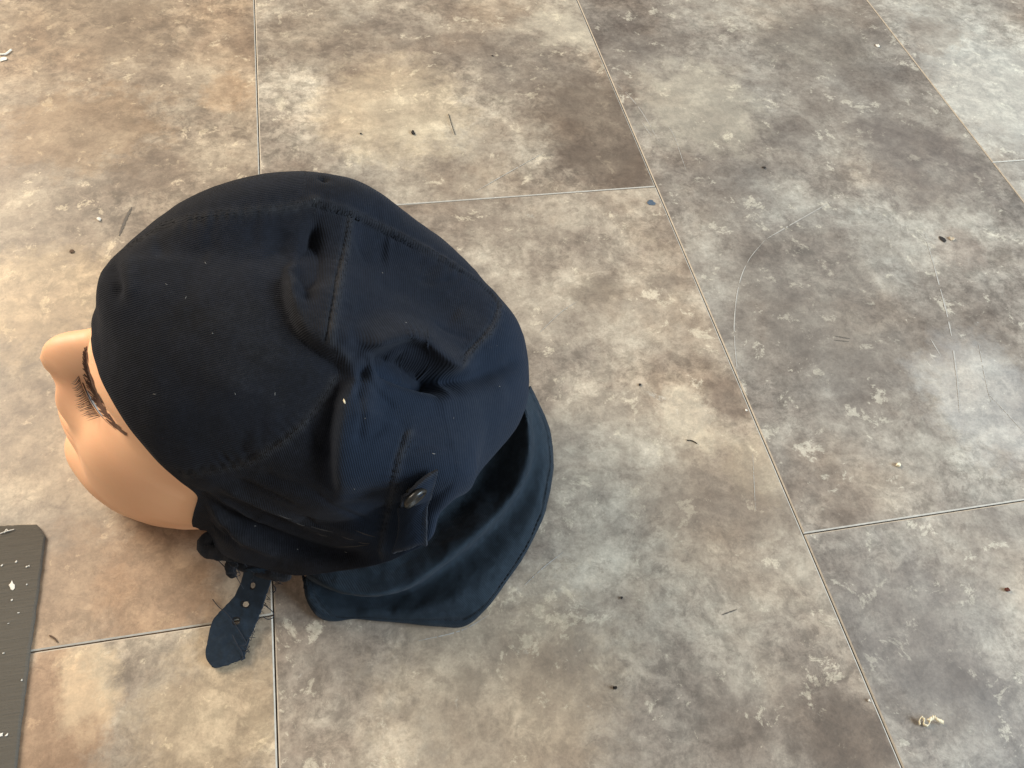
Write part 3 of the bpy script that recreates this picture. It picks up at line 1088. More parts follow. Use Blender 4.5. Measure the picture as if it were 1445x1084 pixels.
# hem: doubled cloth 5 mm wide with a stitched groove
dist_edge = np.linalg.norm(FG - FG[-1:][:], axis=-1) * 1000
hemh = 0.7 * (1 - smoothstep(4.6, 5.6, dist_edge)) - 0.45 * np.exp(-((dist_edge - 5.4) / 0.7) ** 2)
crf = np.array([noise.fractal(Vector(p * 45), 1.0, 2.0, 4) for p in FG.reshape(-1, 3)]).reshape(FV, FU)
uu = np.repeat(np.linspace(0, 1, FU)[None], FV, 0)
pleat = 0.9 * np.sin(uu * 26 + 4 * crf) * smoothstep(0.62, 0.8, V01) * (1 - smoothstep(0.93, 1.0, V01))
FG = FG + fn * ((hemh + 1.9 * crf * (1 - 0.55 * V01) + 0.35 * pleat) / 1000)[..., None]
FG[..., 2] = np.maximum(FG[..., 2], 0.0016)
flap = mesh_obj('neck_flap', FG.reshape(-1, 3), grid_faces(FV, FU, False), M_FLAP, cap_root)
add_uv(flap, np.array([((v @ np.array([0.80, 0.45, 0.4])) * 314 * 1.05, 0) for v in FG.reshape(-1, 3)]))
fw = 0.5 * np.exp(-((dist_edge - 0.5) / 1.2) ** 2) + 0.25 * np.exp(-((dist_edge - 5.5) / 1.2) ** 2)
add_attr(flap, 'wear', fw.reshape(-1))
m = flap.modifiers.new('thickness', 'SOLIDIFY')
m.thickness = 0.0012
m.offset = -1
BVH_FLAP = BVHTree.FromPolygons([tuple(v) for v in FG.reshape(-1, 3)], grid_faces(FV, FU, False))
hem_px = [tuple(project(FG[int(np.argmin(np.abs(dist_edge[:, j] - 4.6))), j])) for j in range(6, FU - 40, 8)]
stitches('hem_stitching', hem_px, (0.0,), flap, BVH_FLAP, M_STITCH, 0.0019, 0.0012, 0.00018)


# ------------------------------------------------------------------ cap: chin strap with three holes
def strap():
    cl = catmull([at(372, 806, .030), at(352, 846, .0125), at(338, 878, .0042), at(326, 905, .0028), at(312, 936, .0024)], 60)
    nl = len(cl)
    # half width to the left and right in mm along the strap
    s = np.linspace(0, 1, nl)
    T = np.gradient(cl, axis=0)
    T /= np.linalg.norm(T, axis=1)[:, None]
    side = np.cross(T, np.array([0, 0, 1.0]))
    side /= np.linalg.norm(side, axis=1)[:, None]
    return cl, T, side


def flat_sheet_with_holes(outline, holes, step):
    """triangulated flat sheet (2-D, mm) from a polygon outline and round holes"""
    bm = bmesh.new()
    loops = [outline] + holes
    edges = []
    for lp2 in loops:
        vs = [bm.verts.new((x, y, 0)) for x, y in lp2]
        for i in range(len(vs)):
            edges.append(bm.edges.new((vs[i], vs[(i + 1) % len(vs)])))
    bmesh.ops.triangle_fill(bm, use_beauty=True, edges=edges)
    for _ in range(4):
        long_e = [e for e in bm.edges if e.calc_length() > step]
        if not long_e:
            break
        bmesh.ops.subdivide_edges(bm, edges=long_e, cuts=1)
        bmesh.ops.triangulate(bm, faces=bm.faces[:])
    bmesh.ops.recalc_face_normals(bm, faces=bm.faces[:])
    V = [tuple(v.co) for v in bm.verts]
    bm.verts.index_update()
    F = [tuple(v.index for v in f.verts) for f in bm.faces]
    bm.free()
    return np.array(V), F


# strap outline as it lies: left edge, rounded end, frayed right edge, back up
strap_px = [(344, 800), (336, 822), (322, 846), (308, 862), (298, 880), (293, 905), (290, 922), (294, 935), (303, 942), (318, 939), (336, 932), (344, 930),
            (347, 918), (350, 908), (357, 890), (368, 866), (378, 846), (390, 826), (394, 812)]
def strap_z(py):
    return float(np.interp(py, [800, 826, 850, 875, 905, 945], [.034, .020, .0095, .0045, .0032, .0030]))
frame_o = at(344, 870, 0.0)
fx = at(394, 890, 0) - frame_o
ex = fx / np.linalg.norm(fx)
ey = np.cross(np.array([0, 0, 1.0]), ex)


def to2(p):
    q = at(p[0], p[1], strap_z(p[1])) - frame_o
    return (q @ ex * 1000, q @ ey * 1000)


oc = catmull(strap_px, 90)
rngs = random.Random(3)
out2 = []
for i, p in enumerate(oc):
    j = 0.10 if i < 48 else 0.38
    x, y = to2(p)
    out2.append((x + rngs.uniform(-j, j), y + rngs.uniform(-j, j)))
holes2 = []
HOLES = ((358, 828, 5.0), (347, 852, 5.4), (334, 877, 5.0))
for hx, hy, hr in HOLES:
    holes2.append([to2((hx + (hr + rngs.uniform(-.3, .3)) * math.cos(t), hy + (hr + rngs.uniform(-.3, .3)) * math.sin(t)))
                   for t in np.linspace(0, 2 * math.pi, 18, endpoint=False)])
sv, sf = flat_sheet_with_holes(out2, holes2, 2.2)
# the strap rises from the floor towards the ear piece
gy = np.array([to2((352, y))[1] for y in range(795, 950, 3)])
gz = np.array([strap_z(y) for y in range(795, 950, 3)])
oo = np.argsort(gy)
SP = []
for x, y, _ in sv:
    z = float(np.interp(y, gy[oo], gz[oo]))
    SP.append(frame_o + ex * x / 1000 + ey * y / 1000 + np.array([0, 0, z + 0.0006 * noise.noise(Vector((x * .25, y * .25, 3)))]))
strap_o = mesh_obj('chin_strap', SP, sf, M_STRAP, cap_root)
m = strap_o.modifiers.new('thickness', 'SOLIDIFY')
m.thickness = 0.0016
m.offset = 0
m2 = strap_o.modifiers.new('soft', 'BEVEL')
m2.width = 0.0004
m2.segments = 2
m2.limit_method = 'ANGLE'
# worn rings round the holes
for hx, hy, hr in HOLES:
    ring = []
    for t in np.linspace(0, 2 * math.pi, 25):
        x, y = to2((hx + (hr + .6) * math.cos(t), hy + (hr + .6) * math.sin(t)))
        ring.append(frame_o + ex * x / 1000 + ey * y / 1000 + np.array([0, 0, float(np.interp(y, gy[oo], gz[oo])) + 0.0006]))
    v, f = tube(ring, 0.0005, 6)
    mesh_obj('hole_edging', v, f, M_STITCH, strap_o)


# ------------------------------------------------------------------ cap: rolled ear-piece corner, strap loop, threads
def rolled(name, pts, rad, flat, mat, seed, n=26):
    P = catmull([at(*p) for p in pts], n)
    V, F = [], []
    T = np.gradient(P, axis=0)
    T /= np.linalg.norm(T, axis=1)[:, None]
    k2 = 14
    for i, (p, t) in enumerate(zip(P, T)):
        a = np.cross(t, np.array([0, 0, 1.0]))
        a /= np.linalg.norm(a)
        b = np.cross(a, t)
        e = math.sin(math.pi * min(1, max(0.06, (i + 0.6) / n * 1.0))) ** 0.35
        for k in range(k2):
            an = 2 * math.pi * k / k2
            w = rad * e * (1 + 0.28 * noise.noise(Vector((i * .35, math.cos(an) * 1.4, seed + math.sin(an) * 1.4))))
            V.append(p + a * w * math.cos(an) + b * w * flat * math.sin(an))
    for i in range(n - 1):
        for k in range(k2):
            F.append((i * k2 + k, i * k2 + (k + 1) % k2, (i + 1) * k2 + (k + 1) % k2, (i + 1) * k2 + k))
    F.append(tuple(range(k2))[::-1])
    F.append(tuple(range((n - 1) * k2, n * k2)))
    o = mesh_obj(name, V, F, mat, cap_root)
    add_attr(o, 'wear', [0.35] * len(V))
    add_uv(o, np.array([(v[0] * 314 * 1.2, 0) for v in V]))
    return o


rolled('rolled_corner', [(304, 752, .040), (291, 764, .035), (291, 772, .033), (303, 777, .033), (330, 782, .036), (350, 788, .037)], 0.0052, 0.8, M_CAP, 1)
rolled('strap_loop', [(322, 788, .030), (340, 797, .029), (366, 803, .031), (392, 812, .034), (410, 815, .036)], 0.0040, 0.7, M_CAP, 5)
rolled('strap_loop', [(324, 792, .020), (325, 803, .014), (330, 815, .010)], 0.0032, 0.8, M_CAP, 9, 16)


def thread(pts, r=0.00022, parent=None, mat=None, name='loose_thread'):
    v, f = tube(catmull([at(*p) for p in pts], 26), r, 5)
    return mesh_obj(name, v, f, mat or M_THREAD, parent)


thread([(297, 780, .026), (306, 789, .022), (316, 799, .017), (323, 806, .014)], 0.00025, cap_root)
thread([(300, 846, .0015), (308, 856, .006), (322, 868, .0075), (336, 888, .006), (347, 906, .005)], 0.00025, strap_o)
thread([(366, 849, .010), (376, 856, .006), (385, 864, .004), (386, 871, .003), (378, 874, .003), (371, 870, .004)], 0.00028, strap_o)
thread([(328, 896, .006), (334, 909, .0055), (341, 920, .005), (343, 930, .004)], 0.00028, strap_o)
thread([(338, 912, .006), (346, 910, .006), (350, 902, .004)], 0.00022, strap_o)
thread([(342, 930, .003), (345, 924, .003), (351, 917, .002)], 0.00022, strap_o)
thread([(386, 826, .014), (389, 832, .012), (385, 838, .010)], 0.00028, strap_o)

# frayed fibres along the strap's cut side and the hems
fr = []
for i in range(60):
    p = oc[rngs.randint(46, 86)]
    z = strap_z(p[1])
    a = at(p[0] + rngs.uniform(-2, 1), p[1], z)
    b = a + np.array([rngs.uniform(-.0015, .0022), rngs.uniform(-.0018, .0018), rngs.uniform(-.0004, .0012)])
    fr.append(tube([a, (a + b) / 2 + np.array([0, 0, .0003]), b], 0.00009, 3))
v, f = join(fr)
fray = mesh_obj('frayed_edge', v, f, M_THREAD, strap_o)
fray['kind'] = 'stuff'


# ------------------------------------------------------------------ cap: side tab and its button
def cast_soft(px, py):
    hit, nrm = cast(BVH_CAP, px, py)
    if hit is None:
        for k in range(1, 30):
            hit, nrm = cast(BVH_CAP, px - 1.2 * k, py - 1.6 * k)
            if hit is not None:
                d = ray_dir(px, py)
                t = (hit - CAM_O) @ ray_dir(px - 1.2 * k, py - 1.6 * k)
                return CAM_O + d * t, nrm
    return hit, nrm


TLp = catmull([(567, 692), (565, 712), (567, 733), (565, 755), (559, 780)], 40)
TRp = catmull([(614, 661), (610, 684), (606, 708), (604, 738), (603, 765)], 40)
nt, ns = 40, 22
tabV = []
tw = []
for i in range(nt):
    for j in range(ns):
        u = j / (ns - 1)
        p = TLp[i] * (1 - u) + TRp[i] * u
        bow = np.array([0.55, 0.8]) * (-3.5 * math.sin(math.pi * u)) * (1 if i < 6 else 0.3)
        hit, nrm = cast_soft(*(p + bow))
        t = i / (nt - 1)
        lift = 0.0018 + 0.0016 * math.sin(math.pi * u) + 0.0022 * (1 - smoothstep(0.0, 0.25, t)) + 0.0012 * smoothstep(0.85, 1.0, t)
        lift -= 0.0006 * math.exp(-((u - 0.88) / 0.03) ** 2) + 0.0006 * math.exp(-((u - 0.10) / 0.03) ** 2)
        lift += 0.0004 * noise.noise(Vector((i * .25, j * .3, 2)))
        tabV.append(hit + nrm * lift)
        tw.append(0.6 * max(0, 1 - min(j, ns - 1 - j, i, nt - 1 - i) / 2.0))
TG = np.array(tabV).reshape(nt, ns, 3)
for _ in range(5):
    TG[1:-1, 1:-1] = (TG[:-2, 1:-1] + TG[2:, 1:-1] + TG[1:-1, :-2] + TG[1:-1, 2:] + 2 * TG[1:-1, 1:-1]) / 6
tab = mesh_obj('side_tab', TG.reshape(-1, 3), grid_faces(nt, ns, False), M_CAP, cap_root)
add_attr(tab, 'wear', tw)
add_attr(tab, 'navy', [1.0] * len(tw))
add_uv(tab, np.array([((v @ np.array([0.7, 0.3, 0.6])) * 1000 * 0.314, 0) for v in TG.reshape(-1, 3)]))
m = tab.modifiers.new('thickness', 'SOLIDIFY')
m.thickness = 0.0022
m.offset = 0
m = tab.modifiers.new('soft', 'BEVEL')
m.width = 0.0006
m.segments = 2

for off in (0.10, 0.88):
    rowp = [tuple(project(TG[i, int(round(off * (ns - 1)))])) for i in range(3, nt - 2, 4)]
    bt = BVHTree.FromPolygons([tuple(v) for v in TG.reshape(-1, 3)], grid_faces(nt, ns, False))
    st_ = stitches('tab_stitching', rowp, (0.0,), tab, bt, M_STITCH, 0.0017, 0.0011, 0.00016)
    st_.location += Vector(bn_tab := tuple(0.0011 * x for x in (0.11, -0.62, 0.76)))
M_BUTTON = plain('dark_glossy_button', (0.014, 0.0125, 0.010), 0.30, 0.45, 0.5, 250)
hb, nb = cast_soft(585, 686)
right, up, fwd = CAM_R
bn = 0.66 * right - 0.72 * up - 0.22 * fwd
bn /= np.linalg.norm(bn)
bc = hb + nb * 0.0062
ba = np.cross(bn, np.array([0.2, 0.9, 0.3]))
ba /= np.linalg.norm(ba)
bb2 = np.cross(bn, ba)
prof = [(0.0, 0.0006), (2.6, 0.0006), (3.8, 0.0010), (4.6, 0.0019), (5.6, 0.0023), (6.3, 0.0020), (6.7, 0.0012), (6.6, 0.0), (5.8, -0.0008),
        (2.0, -0.0012), (1.6, -0.0045), (0.0, -0.0045)]
BV, BF = [], []
nb2 = 36
for r2, zz in prof:
    for k in range(nb2):
        an = 2 * math.pi * k / nb2
        BV.append(bc + (ba * math.cos(an) + bb2 * math.sin(an)) * r2 / 1000 + bn * zz)
for i in range(len(prof) - 1):
    for k in range(nb2):
        BF.append((i * nb2 + k, (i + 1) * nb2 + k, (i + 1) * nb2 + (k + 1) % nb2, i * nb2 + (k + 1) % nb2))
button = mesh_obj('button', BV, BF, M_BUTTON, tab)
button['label'] = 'dark glossy round button with a raised rim'

# ------------------------------------------------------------------ face: painted brows, lids, lashes
M_BROW = plain('brow_paint', (0.075, 0.032, 0.018), 0.5, 0.4, 0.5, 900)
M_LASH = plain('lash_fibre', (0.030, 0.012, 0.008), 0.45, 0.4, 0.4, 900)
M_EYE = plain('painted_eye', (0.45, 0.50, 0.56), 0.2, 0.6, 0.15, 200)


def head_at(px, py, lift=0.0003):
    hit, nrm = cast(BVH_HEAD, px, py)
    return None if hit is None else (hit + nrm * lift, nrm)


brow_low = catmull([(122, 482), (115, 498), (114, 518), (118, 541), (127, 562), (139, 582), (155, 599), (176, 613)], 100)
brow_up = catmull([(124, 484), (123, 506), (130, 530), (139, 552), (150, 575), (163, 596), (179, 614)], 100)


def stroke(a, b, w0, lift=0.00022, seg=7):
    """a thin painted hair on the skin from pixel a to pixel b; returns points in the head frame"""
    L, R = [], []
    a, b = np.array(a), np.array(b)
    d = b - a
    nn = np.array([-d[1], d[0]]) / (np.linalg.norm(d) + 1e-9)
    cur = rngs.uniform(-1.2, 1.2)
    for k in range(seg):
        t = k / (seg - 1)
        c = a + d * t + nn * cur * math.sin(math.pi * t)
        w = w0 * (1 - t) ** 0.6 + 0.1
        for sgn, arr in ((1, L), (-1, R)):
            h = head_at(*(c + nn * w * sgn), lift)
            if h is None:
                return None
            arr.append(h[0])
    V = L + R
    F = [(k, k + 1, seg + k + 1, seg + k) for k in range(seg - 1)]
    return V, F


bst = []
for i in range(180):
    x = rngs.random() ** 0.9 * 97
    i0 = int(x)
    i1 = min(99, i0 + rngs.randint(7, 20))
    f0 = rngs.random() * 0.8
    a = brow_low[i0] * (1 - f0) + brow_up[i0] * f0 + np.array([1.5, 0])
    b = brow_low[i1] * 0.25 + brow_up[i1] * 0.75 + np.array([rngs.uniform(-2, 3), rngs.uniform(-2, 2)])
    st = stroke(a, b, rngs.uniform(0.26, 0.62))
    if st:
        bst.append(st)
V, F = join(bst)
V = np.array(V)


def two_sides(name, V, F, mat):
    o = mesh_obj(name, V, F, mat, head_root)
    Hm = toH(V) * np.array([1, -1, 1])
    mesh_obj(name, H(Hm), [q[::-1] for q in F], mat, head_root)
    return o


two_sides('eyebrow', V, F, M_BROW)
# lashes spring from the lid under the brow ridge
roots = catmull([(113, 530), (118, 545), (126, 562), (136, 578), (143, 587)], 46)
tips = catmull([(101, 538), (105, 551), (107, 566), (110, 578), (122, 591)], 46)
lash = []
for i in range(46):
    for rep in range(1):
        h = head_at(*(roots[i] + np.array([-1.5, 0.5])), 0.0)
        if h is None:
            continue
        p0 = h[0]
        tpx = tips[i] + np.array([rngs.uniform(-3, 3), rngs.uniform(-3.5, 3.5)])
        dep = (p0 - CAM_O) @ CAM_R[2]
        d = ray_dir(*tpx)
        p2 = CAM_O + d * (dep - 0.0015) / (d @ CAM_R[2])
        p1 = (p0 + p2) / 2 + h[1] * 0.0012 + np.array([0, 0, -0.0006])
        lash.append(tube(catmull([p0, p1, p2], 7), 0.00017, 4, [1, 1, .95, .85, .7, .5, .15]))
V, F = join(lash)
two_sides('eyelashes', np.array(V), F, M_LASH)
# sliver of painted eye and the lid edge
lid = catmull([(119, 545), (127, 561), (137, 577), (146, 589)], 30)
LV = []
for i, p in enumerate(lid):
    w = 2.0 * math.sin(math.pi * (i + 0.5) / 30)
    for k in (-1, 1):
        h = head_at(*(p + np.array([-0.85, 0.5]) * w * k), 0.0002)
        LV.append(h[0])
two_sides('painted_eye', np.array(LV), [(2 * i, 2 * i + 1, 2 * i + 3, 2 * i + 2) for i in range(29)], M_EYE)
ll = [head_at(*p, 0.0003)[0] for p in catmull([(117, 540), (126, 560), (138, 580), (150, 594), (164, 606)], 30)]
v, f = tube(ll, 0.00032, 4, list(np.linspace(1, .3, 30)))
two_sides('lid_line', np.array(v), f, M_BROW)

# ------------------------------------------------------------------ grey mat at the lower left
def mat_material():
    N = Nodes('grey_fibre_mat')
    g = N.n('ShaderNodeTexCoord').outputs['Object']
    mp = N.n('ShaderNodeMapping')
    mp.inputs['Scale'].default_value = (60, 900, 60)
    N.l(g, mp.inputs['Vector'])
    rib = N.noise(mp.outputs[0], 1.0, 4, 0.6)
    spk = N.noise(g, 700, 4, 0.7)
    big = N.noise(g, 25, 4, 0.6)
    c = N.mix(rib, (0.080, 0.070, 0.056), (0.138, 0.122, 0.099))
    c = N.mix(N.math('MULTIPLY', big, 0.5), c, (0.090, 0.082, 0.069))
    c = N.mix(N.ramp(spk, [(0.70, 0.0), (0.78, 0.5)]), c, (0.40, 0.38, 0.34))
    c = N.mix(N.ramp(spk, [(0.24, 0.6), (0.32, 0.0)]), c, (0.03, 0.027, 0.024))
    N.l(c, N.b.inputs['Base Color'])
    N.b.inputs['Roughness'].default_value = 0.9
    N.b.inputs['Specular IOR Level'].default_value = 0.15
    hh = N.math('ADD', rib, N.math('MULTIPLY', spk, 0.6))
    N.l(N.bump(hh, 0.6, 0.0010), N.b.inputs['Normal'])
    return N.m


M_MAT = mat_material()
MZ = 0.0020
mpx = [(-150, 748), (0, 742), (30, 741), (52, 740), (58, 747), (63, 757), (58, 800), (50, 858), (42, 918), (35, 975), (28, 1030), (22, 1084), (8, 1200),
       (-160, 1200)]
ml = []
for a, b in zip(mpx, mpx[1:] + mpx[:1]):
    n = max(2, int(math.hypot(b[0] - a[0], b[1] - a[1]) / 6))
    for k in range(n):
        t = k / n
        ml.append((a[0] + (b[0] - a[0]) * t + rngs.uniform(-.5, .5), a[1] + (b[1] - a[1]) * t + rngs.uniform(-.5, .5)))
top = np.array([at(x, y, MZ) for x, y in ml])
cen = top.mean(0)
n = len(top)
inset = top + (cen - top) / np.linalg.norm(cen - top, axis=1)[:, None] * 0.0012 + np.array([0, 0, 0.0005])
bot = top.copy()
bot[:, 2] = 0.0003
MV = np.vstack([bot, top, inset])
MF = [tuple(range(2 * n, 3 * n))]
for i in range(n):
    j = (i + 1) % n
    MF.append((i, j, n + j, n + i))
    MF.append((n + i, n + j, 2 * n + j, 2 * n + i))
mat_root = mesh_obj('floor_mat', MV, MF, M_MAT, None, False)
tag(mat_root, 'dark grey fibre mat with a clipped corner and white flecks, left of the chin strap', 'mat')
M_WHITE = plain('white_fleck', (0.70, 0.66, 0.58), 0.7, 0.3)


def flake(name, px, py, size_px, mat, parent=None, z=0.0, aspect=1.0, rot=0.0, th=0.0006, seed=0, lump=0.35):
    """an irregular chip: a few-sided lumpy slab"""
    r = random.Random(seed)
    c = at(px, py, z)
    sc = size_px / 2 * np.linalg.norm(c - CAM_O) / CAM_F
    n = 9
    V, F = [], []
    for lev, (zz, k) in enumerate(((0.0002, 0.9), (th * 0.6, 1.0), (th, 0.72))):
        rr = random.Random(seed * 7 + 1)
        for i in range(n):
            a = 2 * math.pi * i / n
            q = k * (1 + rr.uniform(-lump, lump))
            x, y = sc * q * math.cos(a), sc * q * aspect * math.sin(a) * 1.25
            V.append((c[0] + x * math.cos(rot) - y * math.sin(rot), c[1] + x * math.sin(rot) + y * math.cos(rot), z + zz * (1 + 0.4 * r.uniform(-1, 1) * (lev > 0))))
    F.append(tuple(range(n))[::-1])
    for l in range(2):
        for i in range(n):
            j = (i + 1) % n
            F.append((l * n + i, l * n + j, (l + 1) * n + j, (l + 1) * n + i))
    V.append((c[0], c[1], z + th * 1.15))
    for i in range(n):
        F.append((2 * n + i, 2 * n + (i + 1) % n, 3 * n))
    return mesh_obj(name, V, F, mat, parent, False)


for k, (px, py, sz, asp, rot) in enumerate(((17, 827, 8, 1.5, 0.2), (23, 793, 3, 1, 0), (38, 800, 3, .6, 1), (3, 798, 4, .5, .5), (17, 847, 3, .8, 0),
                                            (10, 1037, 5, .5, .6), (2, 1037, 5, 1, 0), (41, 799, 3, .5, 2), (26, 865, 4, .3, 0), (12, 880, 3, .3, 0.2), (5, 922, 3, .5, 0),
                                            (31, 960, 2.5, 1, 0), (38, 825, 2.5, .6, 0))):
    flake('paint_fleck', px, py, sz * 0.8, M_WHITE, mat_root, MZ + 0.0005, asp, rot, 0.0005, 20 + k)
thread([(0, 753, MZ + .001), (8, 750, MZ + .0014), (20, 747, MZ + .001)], 0.0003, mat_root, M_WHITE, 'white_lint')
thread([(6, 752, MZ + .001), (9, 747, MZ + .0016), (11, 750, MZ + .001)], 0.0003, mat_root, M_WHITE, 'white_lint')

# ------------------------------------------------------------------ crumbs and chips on the floor
M_CREAM = plain('cream_wood', (0.74, 0.64, 0.44), 0.7, 0.3)
M_DARK = plain('dark_crumb', (0.028, 0.024, 0.022), 0.8, 0.2)
M_RED = plain('red_brown_crumb', (0.10, 0.030, 0.018), 0.7, 0.3)
M_BLUE = plain('slate_blue_chip', (0.07, 0.10, 0.14), 0.6, 0.4)
M_TAN = plain('tan_crumb', (0.44, 0.36, 0.26), 0.8, 0.3)
M_BROWN = plain('brown_crumb', (0.11, 0.07, 0.045), 0.8, 0.3)

# curled wood shaving
sh = empty('wood_shaving', tuple(at(1312, 1020)))
tag(sh, 'curled cream wood shaving on the grey tile at the lower right', 'wood shaving')


def ribbon(pts, width, up_):
    P = catmull([at(*p) for p in pts], 40)
    V, F = [], []
    for i, p in enumerate(P):
        w = width * (0.75 + 0.35 * noise.noise(Vector((i * .4, 1, 2))))
        V += [p, p + np.array(up_) * w]
    for i in range(len(P) - 1):
        F.append((2 * i, 2 * i + 1, 2 * i + 3, 2 * i + 2))
    return V, F


v, f = ribbon([(1297, 1024, .0006), (1296, 1018, .0012), (1300, 1013, .002), (1304, 1018, .0016), (1303, 1023, .001), (1308, 1025, .0008), (1311, 1019, .0015),
               (1308, 1017, .0022)], 0.0022, (0.1, 0.35, 0.9))
o = mesh_obj('curl', v, f, M_CREAM, sh)
m = o.modifiers.new('t', 'SOLIDIFY')
m.thickness = 0.0004
v, f = ribbon([(1310, 1019, .0016), (1318, 1015, .0026), (1324, 1019, .0022), (1331, 1022, .0008)], 0.0030, (0.05, 0.75, 0.65))
o = mesh_obj('flat_end', v, f, M_CREAM, sh)
m = o.modifiers.new('t', 'SOLIDIFY')
m.thickness = 0.0005

CRUMBS = [
    ('wood_crumb', 1267, 657, 9, M_CREAM, .8, .5, .0016, 'small cream crumb on the grey tile above the short joint at right', 'crumb'),
    ('red_crumb', 1420, 833, 8, M_RED, .9, .8, .0016, 'tiny red brown crumb near the right edge', 'crumb'),
    ('dark_crumb', 868, 971, 8, M_DARK, .7, 2.4, .0014, 'dark crumb on the beige tile below the cap and flap', 'crumb'),
    ('dark_crumb', 583, 188, 7, M_DARK, 1.4, 0.2, .0012, 'small black crumb on the tile above the cap', 'crumb'),
    ('blue_chip', 919, 286, 14, M_BLUE, .7, .3, .0006, 'flat slate blue chip beside the joint corner right of the cap', 'chip'),
    ('white_chip', 4, 84, 12, M_WHITE, .7, .2, .0009, 'white chip at the far left edge near the top', 'chip'),
    ('white_crumb', 140, 310, 8, M_WHITE, 1.0, .2, .0014, 'tiny white crumb upper left of the cap', 'crumb'),
    ('brown_crumb', 101, 355, 9, M_BROWN, .6, 2.6, .0008, 'flat brown crumb left of the cap above the nose', 'crumb'),
    ('dark_crumb', 1078, 237, 7, M_DARK, .5, 2.5, .0010, 'dark sliver crumb on the pale part of the upper right tile', 'crumb'),
    ('tan_crumb', 1343, 338, 10, M_TAN, .8, .5, .0012, 'tan crumb with a dark mark beside it at upper right', 'crumb'),
    ('dark_crumb', 1330, 338, 10, M_DARK, 1.1, .3, .0004, 'flat dark grey scrap just left of the tan crumb', 'crumb'),
    ('dark_crumb', 903, 543, 7, M_DARK, .8, 2.0, .0006, 'dark crumb right of the cap above the pale stone patch', 'crumb'),
    ('dark_crumb', 877, 844, 4, M_DARK, 1, 0, .0008, 'pinhead dark speck right of the lower flap', 'crumb'),
    ('dark_crumb', 509, 189, 5, M_DARK, .6, 0, .0006, 'pinhead dark speck left of the black crumb above the cap', 'crumb'),
    ('dark_crumb', 695, 79, 5, M_DARK, .6, 0, .0006, 'dark speck near the top middle of the floor', 'crumb'),
    ('white_crumb', 1238, 65, 6, M_WHITE, 1, 0, .0010, 'tiny white crumb near the top right joint', 'crumb'),
    ('white_crumb', 1226, 989, 4, M_WHITE, 1, 0, .0008, 'pinhead white speck beside the long joint at the bottom', 'crumb'),
    ('white_crumb', 1053, 579, 5, M_WHITE, .7, 0, .0005, 'pale speck just right of the long joint in the middle', 'crumb'),
]
for k, (nm, px, py, sz, mt, asp, rot, th, lab, cat) in enumerate(CRUMBS):
    tag(flake(nm, px, py, sz * 0.72, mt, None, 0.0002, asp, rot, th, 50 + k), lab, cat)
o = thread([(633, 161, .0006), (637, 175, .001), (642, 190, .0006)], 0.00032, None, M_DARK, 'dark_fibre')
tag(o, 'thin straight black fibre on the tile above the cap', 'fibre')
o = thread([(0, 77, .0008), (8, 76, .0012), (16, 70, .0012)], 0.0009, None, M_WHITE, 'white_sliver')
tag(o, 'white sliver at the far left edge just above the white chip', 'sliver')
o = thread([(969, 621, .0004), (977, 622, .0006), (984, 626, .0005)], 0.00035, None, M_DARK, 'dark_fibre')
tag(o, 'short black fibre lying on the pale patch right of the cap', 'fibre')
o = thread([(70, 897, .0004), (76, 900, .0008), (81, 906, .0004)], 0.00045, None, M_BROWN, 'brown_fibre')
tag(o, 'short brown fibre beside the joint right of the mat', 'fibre')

# ------------------------------------------------------------------ scratches worn into the floor
M_SCR = plain('scuffed_vinyl', (0.38, 0.36, 0.325), 0.75, 0.3, 0.3, 500)
M_SMUDGE = plain('grey_scuff', (0.12, 0.105, 0.09), 0.8, 0.2, 0.3, 500)


def scratch(pts, w=0.0006, mat=M_SCR, taper=True):
    P = catmull([at(*p, 0.00022) for p in pts], 40)
    T = np.gradient(P, axis=0)
    T /= np.linalg.norm(T, axis=1)[:, None]
    Bn = np.cross(T, np.array([0, 0, 1.0]))
    V, F = [], []
    for i in range(len(P)):
        e = (math.sin(math.pi * (i + .5) / len(P)) ** 0.5 if taper else 1) * (0.6 + 0.7 * random.random())
        V += [P[i] + Bn[i] * w * e / 2, P[i] - Bn[i] * w * e / 2]
    for i in range(len(P) - 1):
        if random.random() > 0.10 or mat is M_SMUDGE:
            F.append((2 * i, 2 * i + 1, 2 * i + 3, 2 * i + 2))
    return mesh_obj('scratch', V, F, mat, floor, False)


for pts, w in (([(1172, 285), (1130, 309), (1080, 338)], .0011), ([(1080, 338), (1056, 368), (1042, 405), (1036, 460), (1040, 520), (1047, 552)], .0008),
               ([(1305, 330), (1322, 390), (1340, 460), (1350, 530), (1355, 590)], .0011), ([(1313, 478), (1328, 503)], .0009),
               ([(1395, 556), (1418, 580), (1445, 610)], .0010), ([(740, 826), (768, 800), (795, 779)], .0007), ([(868, 117), (900, 150), (930, 200)], .0008),
               ([(766, 216), (720, 242), (671, 270)], .0008), ([(588, 905), (650, 890), (690, 868)], .0006), ([(905, 172), (922, 196)], .0007),
               ([(936, 172), (950, 190), (968, 240)], .0006), ([(760, 470), (792, 440), (815, 425)], .0005), ([(1062, 640), (1066, 720)], .0004),
               ([(1380, 480), (1393, 545), (1400, 570)], .0007)):
    scratch(pts, w)
for pts, w in (([(186, 292), (178, 308), (168, 333)], .0022), ([(1018, 868), (1040, 860)], .0008), ([(1177, 474), (1200, 478)], .0012), ([(1177, 480), (1198, 482)], .0010)):
    scratch(pts, w, M_SMUDGE)

# ------------------------------------------------------------------ lint, chalky rubs and more loose threads on the cap
M_LINT = plain('pale_lint', (0.20, 0.19, 0.175), 0.9, 0.1)
M_RUB = plain('rubbed_cloth', (0.050, 0.045, 0.042), 0.95, 0.1, 0.4, 600)


def cap_point(px, py, lift=0.0003):
    h, n = cast(BVH_CAP, px, py)
    return None if h is None else h + n * lift


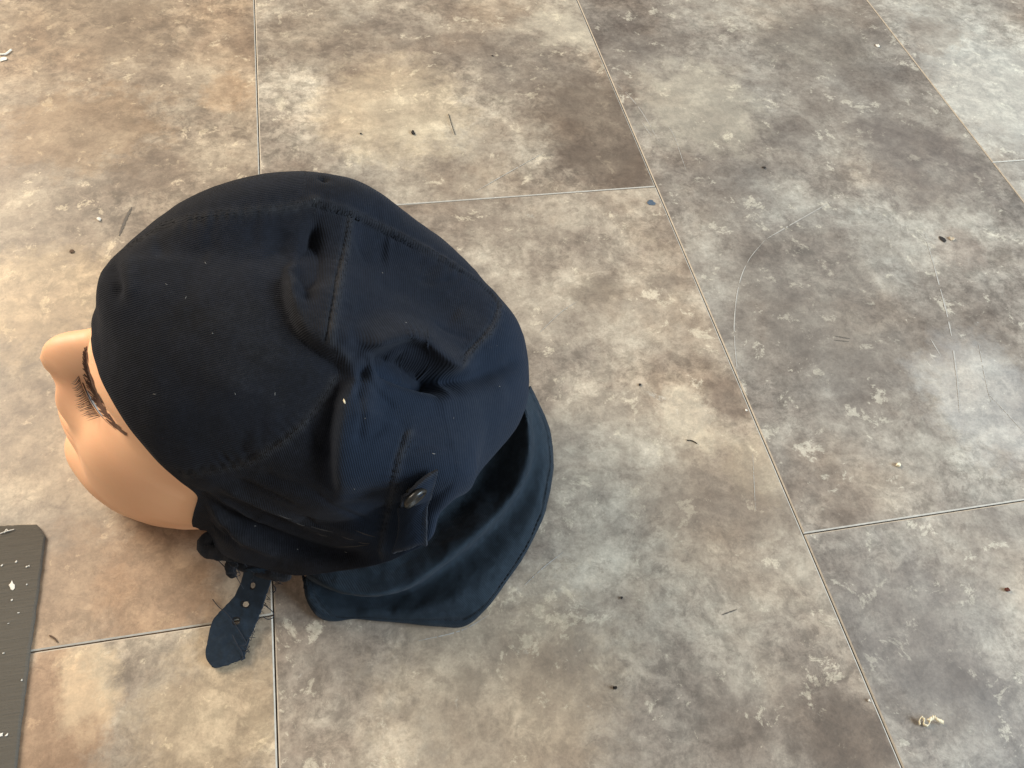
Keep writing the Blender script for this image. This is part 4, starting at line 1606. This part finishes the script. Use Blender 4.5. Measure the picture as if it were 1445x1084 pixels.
def cap_line(name, pts, r, mat, n=10):
    P = [cap_point(*p, 0.0) for p in catmull(pts, n)]
    P = [p for p in P if p is not None]
    v, f = tube(P, r, 5, list(np.sin(np.linspace(0.25, math.pi - 0.25, len(P)))))
    return mesh_obj(name, v, f, mat, crown)


cap_line('lint', [(485, 563), (487, 570)], 0.0006, M_CREAM, 4)
for x, y, a in ((444, 281, .4), (290, 371, 1.0), (573, 455, .2), (515, 590, 0), (218, 556, 0), (235, 401, .5), (332, 556, 1.2), (388, 556, 1.6), (705, 545, .3),
                (360, 742, 0), (420, 775, .6), (488, 779, .3), (612, 640, .2), (540, 385, 1.0), (640, 590, 2), (300, 470, .3), (262, 420, 2), (500, 690, .8)):
    ln_ = 1.0 + (int(x * 7 + y * 3) % 5) * 0.35
    dx, dy = ln_ * math.cos(a), ln_ * math.sin(a)
    cap_line('lint', [(x - dx, y - dy), (x, y + .6), (x + dx, y + dy)], 0.00013 + 0.00008 * (int(x) % 3 == 0), M_LINT, 4)
for pts in ([(418, 738), (430, 742)], [(446, 752), (462, 757)], [(482, 757), (500, 762)], [(470, 772), (520, 769)], [(505, 765), (522, 767)], [(436, 742), (470, 751)],
            [(500, 748), (530, 758)], [(392, 726), (412, 733)]):
    cap_line('rub_mark', [pts[0], ((pts[0][0] + pts[1][0]) / 2, (pts[0][1] + pts[1][1]) / 2 + .8), pts[1]], 0.00032, M_RUB, 8)
# clump of frayed threads where the strap joins and along its cut side
rt = random.Random(11)
for k in range(12):
    x, y = 330 + rt.uniform(-6, 60), 800 + rt.uniform(-8, 16)
    z = strap_z(y) + 0.003
    pts = [(x, y, z), (x + rt.uniform(-8, 8), y + rt.uniform(2, 9), max(.002, z - .004)), (x + rt.uniform(-14, 14), y + rt.uniform(6, 20), max(.002, z - .008))]
    thread(pts, 0.00018, strap_o)
for k in range(9):
    p = oc[rt.randint(52, 80)]
    z = strap_z(p[1]) + 0.001
    pts = [(p[0] - 3, p[1], z), (p[0] + rt.uniform(1, 5), p[1] + rt.uniform(-5, 5), z), (p[0] + rt.uniform(-4, 8), p[1] + rt.uniform(-9, 9), max(.001, z - .001))]
    thread(pts, 0.00018, strap_o)
